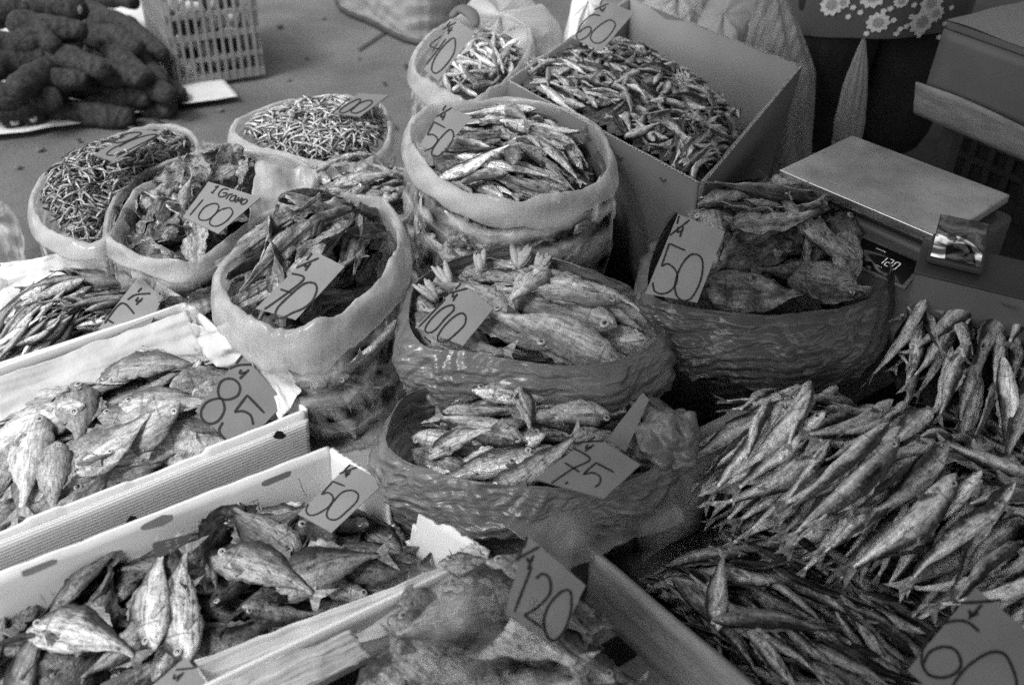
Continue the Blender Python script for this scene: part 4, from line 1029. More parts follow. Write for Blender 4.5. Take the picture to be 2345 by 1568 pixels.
# dark slender fish in the near part
hp = Heap([(1490, 1330), (1600, 1240), (1720, 1190), (1850, 1240), (2000, 1330), (2130, 1400), (2180, 1480), (2080, 1590), (1900, 1660), (1750, 1600), (1620, 1450)], .25, .015, drop=.045)
hp.mass('dark slender fish deep in the near part of the tray', M['core_gap_shade'])
DK = protos(8, .155, .022, .015, F['dark'], shr=.25, bend=.09, arc=.08, twist=.9)
y0 = yaw_px(1650, 1300, 1950, 1450, .29)
hp.fill(DK, (.15, .021, .015), 165, lambda: y0 + R.gauss(0, .33) + (math.pi if R.random() < .4 else 0), 'smoked_slender_fish', 'dark gleaming slender fish in the near part of the tray', 'fish', 'dark slender fish in the near part of the tray', rollr=.6, rmax=1.)
m = hp.drop(.14, .03, .02, yaw_px(1640, 1420, 1650, 1270, .31), at=tuple(P(1648, 1340, .31)[:2]))
put(protos(1, .15, .032, .02, F['silver'], bend=.03)[0], m, 'slender_fish', 'single grey fish lying crosswise over the dark slender fish by the board wall', 'fish')
# dark slender fish further back
hp = Heap([(1980, 960), (2120, 920), (2344, 980), (2480, 1050), (2480, 1230), (2344, 1200), (2200, 1130), (2080, 1060)], .285, .015, drop=.025)
hp.mass('dark slender fish deep in the far part of the tray', M['core_gap_shade'])
y1 = yaw_px(2060, 960, 2344, 1100, .3)
hp.fill(DK, (.15, .021, .015), 85, about(y1, .3), 'smoked_slender_fish', 'dark gleaming slender fish between the two silver heaps', 'fish', 'dark slender fish between the silver heaps', rollr=.6, rmax=1.)
# silver band
hp2 = Heap([(1570, 1040), (1660, 960), (1760, 920), (1850, 930), (1930, 975), (2060, 1010), (2200, 1060), (2344, 1180), (2480, 1300), (2480, 1480), (2344, 1430), (2150, 1330), (1950, 1270), (1780, 1190), (1650, 1110)], .3, .055, drop=.03)
hp2.mass('silver fish deep in the long heap across the tray', M['core_gap_shade'])
SV = protos(9, .19, .031, .018, F['silver'], shr=.24, bend=.06, arc=.07, twist=.6)
y2 = yaw_px(1760, 1200, 2070, 1030, .34)
hp2.fill(SV, (.18, .032, .019), 150, about1(y2 + math.pi, .19), 'silver_fish', 'plump silver fish in the long heap across the tray', 'fish', 'silver fish in the long heap across the tray', rollr=.5, rmax=.9, rspill=1.45)
for u, v, u2, v2, k, lb in ((2100, 1035, 1790, 1210, 1.2, 'big bright silver fish with a clear dark eye on top of the long heap'), (2080, 1010, 1760, 1170, 1.1, 'silver fish lying just behind the big bright one'), (1850, 885, 1800, 1040, .95, 'silver fish standing with its head up against the tray wall'), (1770, 900, 1700, 1060, .8, 'silver fish with its head over the tray wall nearest the dark bag'), (2220, 1110, 1960, 1260, 1.15, 'broad silver fish with dark streaks lying low in the long heap')):
    p = P((u + u2) / 2, (v + v2) / 2, .38); m = hp2.drop(.185, .04, .026, yaw_px(u, v, u2, v2, .38), at=(p[0], p[1])); put(SV[int(u) % 8], m @ Matrix.Scale(k, 4), 'silver_fish', lb, 'fish')
# silver heap at the back
hp3 = Heap([(2030, 830), (2080, 730), (2180, 690), (2344, 700), (2480, 740), (2480, 1000), (2344, 1000), (2200, 970), (2100, 900)], .33, .06, drop=.01)
hp3.mass('silver fish deep in the back heap of the tray', M['core_gap_shade'])
y3 = yaw_px(2200, 720, 2140, 880, .38)
hp3.fill(SV, (.18, .032, .019), 80, about1(y3, .25), 'silver_fish', 'plump silver fish in the back heap of the tray', 'fish', 'silver fish in the back heap of the tray', rollr=.5, rmax=.95, rspill=1.5, maxslope=.9)
# silver fish at the frame edge, lower
hp4 = Heap([(2180, 1340), (2300, 1300), (2480, 1250), (2520, 1480), (2344, 1500), (2220, 1440)], .3, .02)
hp4.fill(SV, (.185, .04, .026), 16, about1(yaw_px(2344, 1290, 2180, 1380, .32), .15), 'silver_fish', 'silver fish at the frame edge behind the big near card', 'fish', 'silver fish behind the near card', rollr=.4, rspill=1.6)
# crinkled film draped over the tray corner
sheetpx('draped_film', 'crinkled smoky film draped over the corner and back board of the tray', 'film', [(1090, 1150), (1500, 1075), (1570, 1190), (1285, 1300)], [.33, .33, .31, .3], M['film_grey2'], wob=.016, seed=21, n=70)
sheetpx('draped_film', 'smoky film hanging over the inner back board of the tray', 'film', [(1440, 1105), (1740, 985), (1790, 1100), (1470, 1290)], [.325, .34, .26, .24], M['film_fg'], wob=.016, seed=25, n=60)

# ================================================================ wrapped large fish at the front
FB = protos(4, .23, .1, .04, F['wrap'], prof='deep', shr=.45, arc=.05, bend=.03, tail=.6)
for i, (u, v, u2, v2, z, k, lb) in enumerate(((985, 1330, 1330, 1520, .36, 1.0, 'largest wrapped fish in front, its ringed eye beside the white carton edge'), (950, 1510, 1250, 1640, .3, .95, 'second wrapped fish below the largest one'), (1120, 1290, 1330, 1440, .32, .85, 'wrapped fish behind the largest one, by the 120 card'),
                                              (860, 1590, 1000, 1480, .27, .8, 'small wrapped fish at the bottom edge by the white flap'), (1060, 1600, 1300, 1560, .33, .8, 'wrapped fish cut by the bottom edge of the frame'), (1400, 1640, 1230, 1530, .29, .75, 'wrapped fish under the 120 card beside the board tray'), (1150, 1390, 960, 1440, .37, .8, 'wrapped fish crossing over the largest one, head by the 120 card'), (930, 1440, 1080, 1560, .34, .85, 'wrapped fish with its eye beside the white flap, over the second one'))):
    p = P((u + u2) / 2, (v + v2) / 2, z); y = yaw_px(u, v, u2, v2, z); put(FB[i % 4], frame(p, (math.cos(y), math.sin(y), 0), (.1 * math.sin(i), -.25, 1)) @ Matrix.Scale(k, 4), 'wrapped_fish', lb, 'fish')
hp = Heap([(930, 1330), (1130, 1290), (1240, 1330), (1420, 1560), (1450, 1720), (880, 1720), (870, 1520)], .255, .03)
hp.mass('fish deep in the front wrapped pile', M['core'])
hp.fill(protos(3, .16, .05, .02, F['mid'], prof='deep', shr=.4), (.16, .05, .022), 22, anyyaw, 'wrapped_small_fish', 'smaller fish under the wrapping film at the front', 'fish', 'smaller fish under the front wrapping film', rmax=1.)
sheetpx('wrapping_film', 'cloudy wrapping film over the large fish at the front', 'film', [(945, 1280), (1150, 1280), (1300, 1540), (870, 1650)], [.39, .38, .375, .37], M['film_low'], wob=.014, seed=31, n=60, sag=-.03)
# white flap and carton edge at the bottom
sheetpx('carton_flap', 'loose white carton flap lying in front of the dark fish at the bottom edge', 'flap', [(445, 1512), (1105, 1262), (960, 1420), (500, 1600)], [.295, .295, .24, .22], M['white_box'], wob=.01, seed=33, n=40, th=.004)
sheetpx('carton_flap', 'second white flap overlapping the bottom edge of the frame', 'flap', [(480, 1572), (800, 1440), (850, 1500), (560, 1640)], [.3, .3, .26, .25], M['paper'], wob=.008, seed=35, n=30, th=.003)
sheetpx('paper_corner', 'small folded white paper corner above the wrapped fish', 'paper', [(1040, 1262), (1085, 1238), (1120, 1262), (1118, 1295)], [.315, .33, .325, .3], M['paper'], wob=.01, seed=37, n=14)
# ================================================================ price cards (corner order: top left, top right, bottom right, bottom left)
T3 = (.4186, 890.7, .4186, 0); T1 = (.3588, 0, .3588, 0); T6 = (.3888, 0, .3888, 515.7); TB = (.3587, 843.8, .3587, 843.8); T8 = (.5, 1172, .5, 1078)
card('weathered grey card reading 1/4 50 stuck in the tall clear bag', [(1016, 241), (1081, 268), (1002, 358), (960, 333)], .53, .75, [[(310, 578), (292, 607)], [(345, 590), (258, 640)], [(290, 625), (283, 642), (305, 638)], [(308, 620), (290, 660)], [(305, 700), (245, 668)], [(245, 668), (208, 738)], [(208, 740), (240, 738), (265, 765), (240, 805), (190, 830)], [(335, 710), (300, 735), (255, 790), (232, 835), (245, 857), (285, 845), (335, 790), (352, 740), (335, 710)]], T3, 3.6)
card('grey card reading 1/4 40 in the bag of small pale fish', [(1037, 44), (1088, 74), (1003, 186), (970, 160)], .54, .7, [[(335, 120), (315, 145)], [(365, 125), (290, 165)], [(330, 150), (322, 172), (345, 165)], [(345, 150), (320, 190)], [(285, 200), (225, 250), (275, 272)], [(310, 215), (203, 355)], [(350, 210), (300, 250), (250, 320), (232, 380), (255, 402), (300, 370), (350, 300), (362, 240), (350, 210)]], T3, 3.4)
card('pale card reading 1/4 60 propped in the cardboard box', [(1383, 1), (1452, 29), (1376, 118), (1309, 88)], .56, .7, [[(835, 5), (815, 40)], [(880, 30), (770, 78)], [(820, 62), (820, 80), (850, 72)], [(860, 55), (830, 95)], [(820, 122), (760, 115), (700, 160), (655, 225), (640, 280), (660, 305), (710, 285), (748, 240), (740, 205), (700, 215), (655, 250)], [(880, 155), (820, 190), (765, 240), (745, 290), (775, 325), (830, 320), (890, 265), (930, 200), (920, 165), (880, 155)]], (.3039, 1125.1, .3039, 0), 3)
card('faded card reading 90 over the far rim of the bag nearest the frame edge', [(318, 296), (373, 303), (262, 371), (214, 354)], .455, .2, [[(730, 915), (740, 893), (830, 852), (900, 850), (880, 870), (800, 905), (735, 915)], [(880, 868), (760, 940)], [(680, 990), (760, 985), (870, 935), (960, 890), (1000, 862), (930, 868), (820, 905), (720, 950), (680, 990)]], T1, 2.6, 'card_dark_shaded')
card('faded card reading 100 over the far rim of the bag on the paving', [(821, 214), (890, 218), (824, 268), (763, 260)], .45, .3, [[(1100, 135), (990, 230)], [(1180, 135), (1110, 165), (1045, 210), (1035, 238), (1080, 235), (1150, 190), (1190, 150), (1180, 135)], [(1265, 145), (1200, 160), (1140, 205), (1120, 235), (1170, 240), (1240, 200), (1280, 165), (1265, 145)]], (.2989, 468.8, .2989, 187.5), 2.8, 'card_dark_shaded')
card('wide card headed 1 Gramo with 100 below, on the crumpled fish', [(477, 416), (596, 452), (500, 535), (418, 497)], .46, .5, [[(1395, 1188), (1352, 1232)], [(1370, 1195), (1395, 1188)], [(1345, 1228), (1362, 1236)], [(1458, 1212), (1425, 1208), (1396, 1235), (1400, 1258), (1435, 1252), (1447, 1234), (1420, 1234)], [(1440, 1272), (1465, 1238)], [(1462, 1245), (1485, 1238)], [(1508, 1248), (1478, 1255), (1465, 1278), (1485, 1284), (1508, 1250)], [(1508, 1250), (1494, 1288)], [(1500, 1296), (1522, 1262), (1520, 1288), (1545, 1265), (1532, 1300)], [(1565, 1272), (1542, 1285), (1540, 1305), (1562, 1300), (1576, 1282), (1565, 1272)],
    [(1295, 1275), (1210, 1375)], [(1370, 1300), (1310, 1320), (1270, 1370), (1275, 1402), (1320, 1405), (1370, 1370), (1395, 1320), (1370, 1300)], [(1455, 1328), (1400, 1345), (1350, 1390), (1338, 1430), (1380, 1445), (1440, 1415), (1482, 1365), (1475, 1335), (1455, 1328)]], T1, 3)
card('grey card reading 1/4 70 tucked behind the broad pale rim', [(717, 574), (789, 610), (677, 732), (585, 706)], .46, .65, [[(612, 325), (580, 365)], [(650, 352), (522, 408)], [(575, 385), (572, 402), (598, 394)], [(605, 380), (572, 425)], [(495, 440), (567, 467), (480, 545), (340, 645)], [(430, 530), (492, 550)], [(590, 492), (550, 510), (480, 570), (420, 630), (403, 675), (435, 697), (500, 665), (560, 640), (610, 600), (638, 540), (630, 500), (590, 492)]], (.4007, 468.8, .4007, 450), 4.6)
card('grey card reading 1/4 100 over the large pale fish', [(1055, 648), (1130, 705), (1060, 791), (950, 749)], .45, .6, [[(528, 340), (485, 385)], [(578, 375), (440, 412)], [(475, 410), (465, 438), (500, 428)], [(503, 415), (468, 468)], [(412, 455), (215, 662)], [(450, 500), (390, 525), (310, 600), (265, 670), (285, 702), (340, 680), (410, 600), (470, 540), (475, 505), (450, 500)], [(530, 558), (470, 590), (400, 660), (357, 730), (370, 765), (420, 765), (500, 700), (555, 640), (562, 580), (530, 558)], [(255, 732), (310, 775)]], (.3109, 890.7, .3109, 543.8), 4)
card('large upright card reading 1/4 50 leaning on the dark split fish', [(1552, 490), (1659, 530), (1596, 693), (1477, 672)], .46, .8, [[(355, 285), (343, 330)], [(412, 308), (305, 392)], [(350, 345), (345, 374), (375, 365)], [(378, 345), (358, 402)], [(388, 475), (300, 437)], [(300, 437), (258, 560)], [(258, 562), (290, 548), (325, 570), (345, 610), (335, 660), (300, 700), (255, 712), (220, 695), (210, 650)], [(440, 495), (400, 512), (355, 580), (332, 660), (340, 720), (375, 748), (420, 735), (460, 670), (482, 590), (478, 520), (440, 495)]], (.4186, 1406, .4186, 375), 4)
card('dark card with thick lettering reading 1/4 85 in the middle white carton', [(554, 809), (653, 922), (545, 1030), (447, 940)], .325, .6, [[(1425, 770), (1390, 815)], [(1352, 845), (1400, 825), (1482, 820)], [(1420, 850), (1412, 872), (1450, 866)], [(1465, 850), (1410, 905)], [(1330, 905), (1380, 910), (1412, 950), (1400, 1000), (1350, 1025), (1300, 1020), (1283, 980), (1295, 930), (1330, 905)], [(1300, 1020), (1240, 1030), (1200, 1060), (1182, 1110), (1200, 1155), (1245, 1168), (1290, 1145), (1320, 1090), (1315, 1045), (1300, 1020)], [(1555, 1105), (1455, 1000)], [(1455, 1000), (1380, 1100)], [(1380, 1100), (1430, 1095), (1475, 1120), (1490, 1175)], [(1312, 1160), (1290, 1205), (1305, 1240), (1330, 1262)]], T6, 5.4, 'card_dark_shaded')
card('card half hidden in the farthest white carton, showing 1/4 and a 7', [(318, 632), (372, 682), (330, 775), (225, 752)], .31, .45, [[(835, 370), (810, 395)], [(750, 440), (800, 410), (885, 403)], [(815, 425), (800, 447), (832, 445)], [(840, 430), (800, 470)], [(790, 522), (715, 460), (615, 578)], [(635, 558), (668, 578)]], T6, 4.2)
card('grey card reading 1/4 50 on the dark fish by the torn carton wall', [(801, 1061), (881, 1104), (758, 1219), (682, 1176)], .285, .55, [[(640, 212), (605, 250)], [(575, 268), (685, 228)], [(625, 255), (612, 275), (640, 270)], [(645, 250), (612, 290)], [(608, 345), (535, 315)], [(535, 315), (465, 395)], [(465, 395), (510, 385), (537, 420), (510, 470), (440, 515), (390, 522), (370, 490), (385, 455)], [(650, 370), (590, 385), (530, 450), (498, 510), (510, 545), (560, 548), (620, 500), (680, 440), (690, 395), (650, 370)]], (.3719, 562.6, .3719, 984.5), 3.6)
card('grey card reading 1/4 75 under the edge of the smoky film', [(1360, 996), (1466, 1063), (1382, 1141), (1224, 1095)], .385, .35, [[(1445, 435), (1400, 465)], [(1330, 472), (1420, 465), (1500, 462)], [(1400, 485), (1385, 507), (1425, 500)], [(1438, 485), (1380, 528)], [(1302, 505), (1412, 577), (1300, 640), (1165, 732)], [(1250, 600), (1345, 660)], [(1565, 662), (1450, 600)], [(1450, 600), (1368, 675)], [(1368, 675), (1430, 665), (1475, 690), (1475, 730), (1445, 755)], [(1270, 720), (1255, 738)]], TB, 3.6, 'card_dark_shaded')
card('blank card standing on edge behind the one reading 75', [(1471, 898), (1486, 915), (1432, 1034), (1389, 1005)], .37, .7, [], m='card_dark_shaded')
s8 = lambda l: [[((1172 + .5 * u - 843.8) / .3587, (1078 + .5 * v - 843.8) / .3587) for u, v in st] for st in l]
card('grey card reading 1/4 120 standing before the taped board', [(1206, 1224), (1341, 1339), (1270, 1482), (1155, 1402)], .4, .7, [[(1010, 1070), (990, 1140)], [(1090, 1135), (945, 1215)], [(1012, 1205), (1018, 1230), (1045, 1215)], [(1052, 1190), (1015, 1280)], [(1040, 1262), (930, 1550)]] + s8([[(110, 492), (140, 470), (172, 495), (172, 560), (120, 620), (55, 660)], [(55, 660), (135, 715)], [(260, 545), (215, 560), (165, 620), (145, 690), (160, 755), (195, 775), (235, 735), (265, 660), (272, 590), (260, 545)]]), TB, 5.6, 'card_dark_shaded')
card('biggest shade-toned card reading 1/4 60 at the bottom corner of the tray', [(2232, 1343), (2420, 1500), (2270, 1690), (2077, 1533)], .4, .6, [[(2110, 535), (2075, 572)], [(2015, 600), (2100, 602), (2240, 590)], [(2095, 635), (2100, 662), (2135, 650)], [(2150, 612), (2090, 678)], [(2138, 735), (2080, 690), (2000, 690), (1930, 730), (1885, 800), (1875, 870), (1905, 930), (1970, 945), (2030, 925), (2055, 880), (2030, 820), (1970, 805), (1910, 830), (1885, 880)], [(2010, 1000), (2060, 920), (2130, 860), (2200, 828), (2255, 840), (2290, 900), (2310, 980), (2290, 1080), (2200, 1150), (2090, 1120), (2010, 1060), (2010, 1000)]], T8, 6.5, 'card_dark_shaded')
card('card cut by the bottom edge of the frame showing only 1/4', [(424, 1503), (470, 1557), (410, 1660), (325, 1590)], .29, .4, [[(1080, 1475), (1195, 1462)], [(1075, 1500), (1070, 1530), (1115, 1500)], [(1130, 1490), (1085, 1545)]], (.3719, 0, .3719, 984.5), 4)

# ================================================================ price scale and phone
sL, sB_, sR, sF = [P(*p, .5) for p in ((1785, 388), (1980, 320), (2352, 470), (2158, 545))]
ex = sF - sL; ex[2] = 0; lx = np.linalg.norm(ex); ex /= lx; ey = np.array([-ex[1], ex[0], 0]); ly = .255; up = np.array([0, 0, 1.])
sc_ = thing('price_scale', 'electronic price scale with steel platter and a display showing 120', 'scale', (*((sL + sR) / 2)[:2], .33))
V, Fc = bevel(*box(sL + up * -.018, ex * lx, ey * ly, up * .018), .004, 3); part(sc_, 'platter', V, Fc, M['steel'])
V, Fc = bevel(*box(sL - ey * .0015 + up * -.02, ex * lx, ey * .006, up * .0195), .002); part(sc_, 'platter_edge', V, Fc, M['steel_edge'])
V, Fc = bevel(*box(sL + ex * .012 + ey * .012 + up * -.035, ex * (lx - .02), ey * (ly - .02), up * .02), .005); part(sc_, 'platter_support', V, Fc, M['dark2'])
V, Fc = bevel(*box(sL - ey * .0 - ex * .0 + up * -.15, ex * (lx + .02), ey * ly, up * .115), .012, 3); part(sc_, 'housing', V, Fc, M['scale_body'])
# sloping front console
f0 = sL + up * -.045; prof = [(0, 0), (-.02, -.004), (-.13, -.055), (-.15, -.07), (-.15, -.105), (0, -.105)]
A = np.array([[f0 + ex * s + ey * a + up * b for a, b in prof] for s in np.linspace(.01, lx + .03, 8)]); V, Fc = grid(A, closed_u=True); Fc += [tuple(range(6)), tuple(len(V) - 1 - i for i in range(6))]
part(sc_, 'console', V, Fc, M['scale_body'], False)
# display: on the console slope
q0, q1 = np.array([-.02, -.004]), np.array([-.13, -.055]); sl = (q1 - q0) / np.linalg.norm(q1 - q0); nn = ey * (-sl[1]) * 1 + up * 1; dv = ey * sl[0] + up * sl[1]; nn = np.cross(ex, -dv); nn = nn if nn[2] > 0 else -nn; c0 = f0 + ey * q0[0] + up * q0[1]
def con(s, t, h=0.): return c0 + ex * s + dv * t + nn * h
pd = PP(1965, 505, c0, nn); s_a = float((pd - c0) @ ex); pe = PP(2118, 592, c0, nn); s_b = float((pe - c0) @ ex); td = max(.005, float((pd - c0) @ dv))
bz = box(con(s_a - .005, td - .004, .0005), ex * (s_b - s_a + .014), dv * .066, nn * .0025); part(sc_, 'display_bezel', *bz, M['keypad'])
part(sc_, 'display', *box(con(s_a, td, .003), ex * (s_b - s_a + .002), dv * .056, nn * .0012), M['display'])
segs = {'1': 'bc', '2': 'abged', '0': 'abcdef'}; ps = []
def seg(s, t, wd, ht, ch):
    P_ = dict(a=((0, 0), (1, 0)), b=((1, 0), (1, .5)), c=((1, .5), (1, 1)), d=((0, 1), (1, 1)), e=((0, .5), (0, 1)), f=((0, 0), (0, .5)), g=((0, .5), (1, .5)))
    for k in segs[ch]:
        (a, b), (c, d) = P_[k]; p, q = con(s + a * wd + (1 - b) * .002, t + b * ht, .0046), con(s + c * wd + (1 - d) * .002, t + d * ht, .0046); ps.append(tube([p + (q - p) * .1, p + (q - p) * .9], .0008, 5, .5))
W_d = s_b - s_a
for i, ch in enumerate('120'): seg(s_a + W_d * .58 + i * .013, td + .018, .008, .017, ch)
dm = NT('lit_digits'); dm.b.inputs['Base Color'].default_value = g(.3); dm.b.inputs['Emission Color'].default_value = g(1); dm.b.inputs['Emission Strength'].default_value = .3
V, Fc = join(*ps); part(sc_, 'digits', V, Fc, dm.m)
ps = [box(con(s_a + W_d * .45 + i * .004, td + .008, .0043), ex * .0025, dv * .0025, nn * .0003) for i in range(5)] + [box(con(s_a + W_d * .6 + i * .004, td + .041, .0043), ex * .0025, dv * .002, nn * .0003) for i in range(3)]
V, Fc = join(*ps); part(sc_, 'display_lettering', V, Fc, M['white'], False)
for a in range(3):
    for b in range(4):
        V, Fc = bevel(*box(con(s_b + .03 + a * .021, td + .002 + b * .019, .0), ex * .018, dv * .016, nn * .005), .0015); part(sc_, 'key', V, Fc, M['keypad'])
for u, v in ((2085, 685), (2068, 722)):
    p = P(u, v, .375); V, Fc = bevel(*box(p, ex * .028, ey * -.03, up * .006), .002); part(sc_, 'function_key', V, Fc, M['keypad'])
V, Fc = bevel(*box(P(2000, 640, .372), ex * .1, ey * -.07, up * -.04), .004); part(sc_, 'keyboard_base', V, Fc, M['scale_body'])
# phone
pc_ = [P(*p, .5) for p in ((2122, 588), (2190, 497), (2305, 520), (2250, 618))]; cc = sum(pc_) / 4; e1 = pc_[3] - pc_[0]; e1[2] = 0; l1 = np.linalg.norm(e1); e1 /= l1; e2 = np.array([-e1[1], e1[0], 0]); l2 = .082
ph = thing('smartphone', 'dark smartphone lying face up on the corner of the scale, sky reflection painted on screen', 'phone', (cc[0], cc[1], .487)); l2 = np.linalg.norm(pc_[1] - pc_[0])
V, Fc = bevel(*box(pc_[0] - up * .012, e1 * l1, e2 * l2, up * .012), .004, 3); part(ph, 'phone_case', V, Fc, M['dark2'])
V, Fc = box(pc_[0] + e1 * .005 + e2 * .005 + up * .0002, e1 * (l1 - .01), e2 * (l2 - .01), up * .0006)
km = NT('phone_painted_reflection'); nn_ = km.ramp(km.noise(km.coord('Object'), 22, 3, .5, 1.2), [(.42, .06), (.6, .95)]); km.link(nn_, km.b.inputs['Base Color']); km.b.inputs['Roughness'].default_value = .06; km.b.inputs['Metallic'].default_value = .9  # bright reflection blotches painted into the screen colour
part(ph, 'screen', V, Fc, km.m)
pb_ = thing('tin_box', 'plain dark box under the phone beside the scale', 'box', (*P(2200, 640, .46)[:2], .3))
o = P(2098, 620, .486); V, Fc = bevel(*box(o + up * -.17, e1 * .4, e2 * .12, up * .165), .004); part(pb_, 'box_body', V, Fc, M['scale_body'])
V, Fc = bevel(*box(o - e1 * .003 - e2 * .003 - up * .006, e1 * .406, e2 * .126, up * .006), .002); part(pb_, 'box_lid', V, Fc, M['dark2'])
sheetpx('crumpled_film', 'small crumpled clear film at the frame edge above the back silver heap', 'film', [(2260, 620), (2344, 640), (2400, 700), (2250, 680)], [.46, .45, .43, .43], M['film_milk'], wob=.05, seed=41)

# ================================================================ behind: yams on a sheet, slatted crate
sheetpx('paper_sheet', 'long pale paper sheet on the paving under the heap of yams', 'sheet', [(-260, 20), (360, -10), (545, 222), (-40, 314)], [.026] * 4, M['paper'], wob=.006, n=50, edge=.02)


def yam(p, q, r, seed):
    p, q = np.array(p), np.array(q); n = 22; pts = []; rr = []; d = q - p; s_ = np.cross(d, up); s_ /= np.linalg.norm(s_)
    for i in range(n):
        t = i / (n - 1); pts.append(p + d * t + s_ * .02 * math.sin(3 * t + seed) + up * .012 * nz(t * 3, seed)); rr.append(r * (math.sin(math.pi * min(max(t, .03), .985)) ** .16) * (1 - .2 * t) * (1 + .14 * nz(t * 4, seed) + .05 * nz(t * 14, seed)))
    V, Fc = tube(pts, rr, 18)
    V = np.array([v + (v - pts[min(n - 1, i // 18)]) * (.14 * nz(*(v * 28)) + .1 * nz(*(v * 70))) for i, v in enumerate(V)])
    return V, Fc, pts[0], pts[-1]


yl = [((175, 95), (398, 222), .05, .05), ((140, 200), (350, 225), .03, .047), ((62, 275), (58, 175), 0, .045), ((95, 262), (310, 262), -.01, .047), ((20, 280), (15, 200), 0, .045), ((30, 215), (165, 95), .12, .05), ((-60, 165), (130, 130), .14, .05), ((40, 55), (190, 75), .2, .05),
      ((170, 70), (330, 110), .14, .048), ((210, 20), (360, 130), .1, .048), ((-40, 110), (110, 85), .19, .048), ((130, 150), (330, 190), .1, .045), ((180, 25), (60, 10), .2, .05), ((-60, 50), (60, 20), .22, .05), ((90, 205), (110, 235), .07, .045), ((280, 60), (385, 190), .06, .048), ((200, 245), (372, 240), 0, .042),
      ((-60, 225), (60, 225), .06, .05), ((90, 130), (250, 160), .15, .043), ((330, 150), (405, 228), .0, .045), ((-80, -20), (80, -30), .22, .05), ((150, -30), (300, 10), .12, .05), ((-20, 255), (150, 215), .04, .045), ((250, 150), (395, 245), .0, .042), ((60, 170), (200, 185), .11, .043), ((0, 30), (140, 100), .2, .045), ((300, 230), (385, 262), -.01, .04), ((230, 90), (350, 175), .11, .045)]
for i, (a, b, z, r) in enumerate(yl):
    p, q = P(*a, z + r), P(*b, z + r * 1.0); 
    if np.linalg.norm(q - p) < .1: q = p + np.array([.05, .22, .02])
    V, Fc, e0, e1_ = yam(p, q, r, i * 3.7); c = (p + q) / 2; c[2] = V[:, 2].min(); rt_ = thing('yam', 'thick dark rough-skinned yam in the heap on the pale sheet', 'yam', c, 'yams heaped on the pale sheet')
    part(rt_, 'skin', V, Fc, M['yam'])
    d = (e0 - e1_) / np.linalg.norm(e0 - e1_); s_ = np.cross(d, up); s_ /= np.linalg.norm(s_); t_ = np.cross(s_, d)
    if i % 2 == 0:
        A = np.array([[e0 + d * (.004 - k * .002) + (s_ * math.cos(a) + t_ * math.sin(a)) * rr * r * (1 + .2 * nz(math.cos(a) * 2, math.sin(a) * 2, i)) for a in np.linspace(0, 2 * math.pi, 14, endpoint=False)] for k, rr in enumerate((.05, .22, .3))])
        V, Fc = grid(A, closed_u=True); part(rt_, 'cut_end', V, Fc, M['yam_cut'])

cr = thing('plastic_crate', 'pale slatted plastic crate of produce standing behind the yams', 'crate', P(490, 190, 0))
k0, k1, k2 = P(405, 202, .02), P(600, 172, .02), P(345, 120, .02); a_ = (k1 - k0); a_[2] = 0; la = np.linalg.norm(a_); a_ /= la; b_ = np.array([-a_[1], a_[0], 0]); lb_ = .42; hh_ = .36
for nm, o, d, l, nrm in (('slatted_side', k0, a_, la, b_), ('slatted_side', k0, b_, lb_, a_), ('slatted_side', k0 + b_ * lb_, a_, la, b_), ('slatted_side', k0 + a_ * la, b_, lb_, a_)):
    ps = [box(o + up * z, d * l, nrm * .012, up * h) for z, h in ((0, .03), (.075, .015), (.15, .02), (.225, .015), (.3, .05))]
    ps += [box(o + d * x - nrm * .002, d * .009, nrm * .016, up * hh_) for x in np.arange(.01, l, .027)]
    V, Fc = join(*ps); part(cr, nm, V, Fc, M['crate'], False)
for i in range(110):
    p = k0 + a_ * R.uniform(.06, la - .06) + b_ * R.uniform(.06, lb_ - .08) + up * R.uniform(.03, .3); A = []
    r = R.uniform(.035, .05); A = np.array([[p + r * np.array([math.sin(t) * math.cos(a), math.sin(t) * math.sin(a), math.cos(t) * .8]) * (1 + .2 * nz(t * 2, a, i)) for a in np.linspace(0, 6.28, 12, endpoint=False)] for t in np.linspace(0.05, 3.1, 9)])
    V, Fc = grid(A, closed_u=True); tag(solo('produce_lump', V, Fc, M['yam_cut'] if i % 3 else M['yam'], 'rounded produce seen through the slats of the pale crate', 'produce'), group='produce in the slatted crate')

# ================================================================ behind: big bags and tubs at the top
def sack(name, label, px, z, zb, m, top=1., seed=0, pleat=.02, sq=1., cat='plastic bag'):
    """closed bulging sack from a footprint ring"""
    ring = crom([P(u, v, z) for u, v in px], 70); c = ring.mean(0); A = []
    for j in range(26):
        t = j / 25; k = (math.sin(math.pi * (.12 + .76 * t)) ** .5) * (1 if t > .3 else sq + (1 - sq) * t / .3); row = []
        for i in range(70):
            d = ring[i] - c; d[2] = 0; ln = np.linalg.norm(d); w_ = pleat * .3 * crz(*ring[i][:2], t * .5, 7, seed) + pleat * (nz(i * .15, t * 3, seed) + .5 * nz(i * .5, t * 5, seed) + .2 * math.sin(i * .9 + 4 * nz(i * .1, seed)) * (1 - t) * .5)
            q = c + d * (k + w_ / max(ln, .05)); q[2] = z + (zb - z) * t + pleat * nz(i * .2, t * 4, seed + 3); row.append(q)
        A.append(row)
    A = [[c + (q - c) * [.03, .03, 1] for q in A[0]]] + A + [[c * [1, 1, 0] + (np.array(q) - c * [1, 1, 0]) * [.03, .03, 1] for q in A[-1]]]
    V, Fc = grid(np.array(A), closed_u=True); return solo(name, V, Fc, m, label, cat)


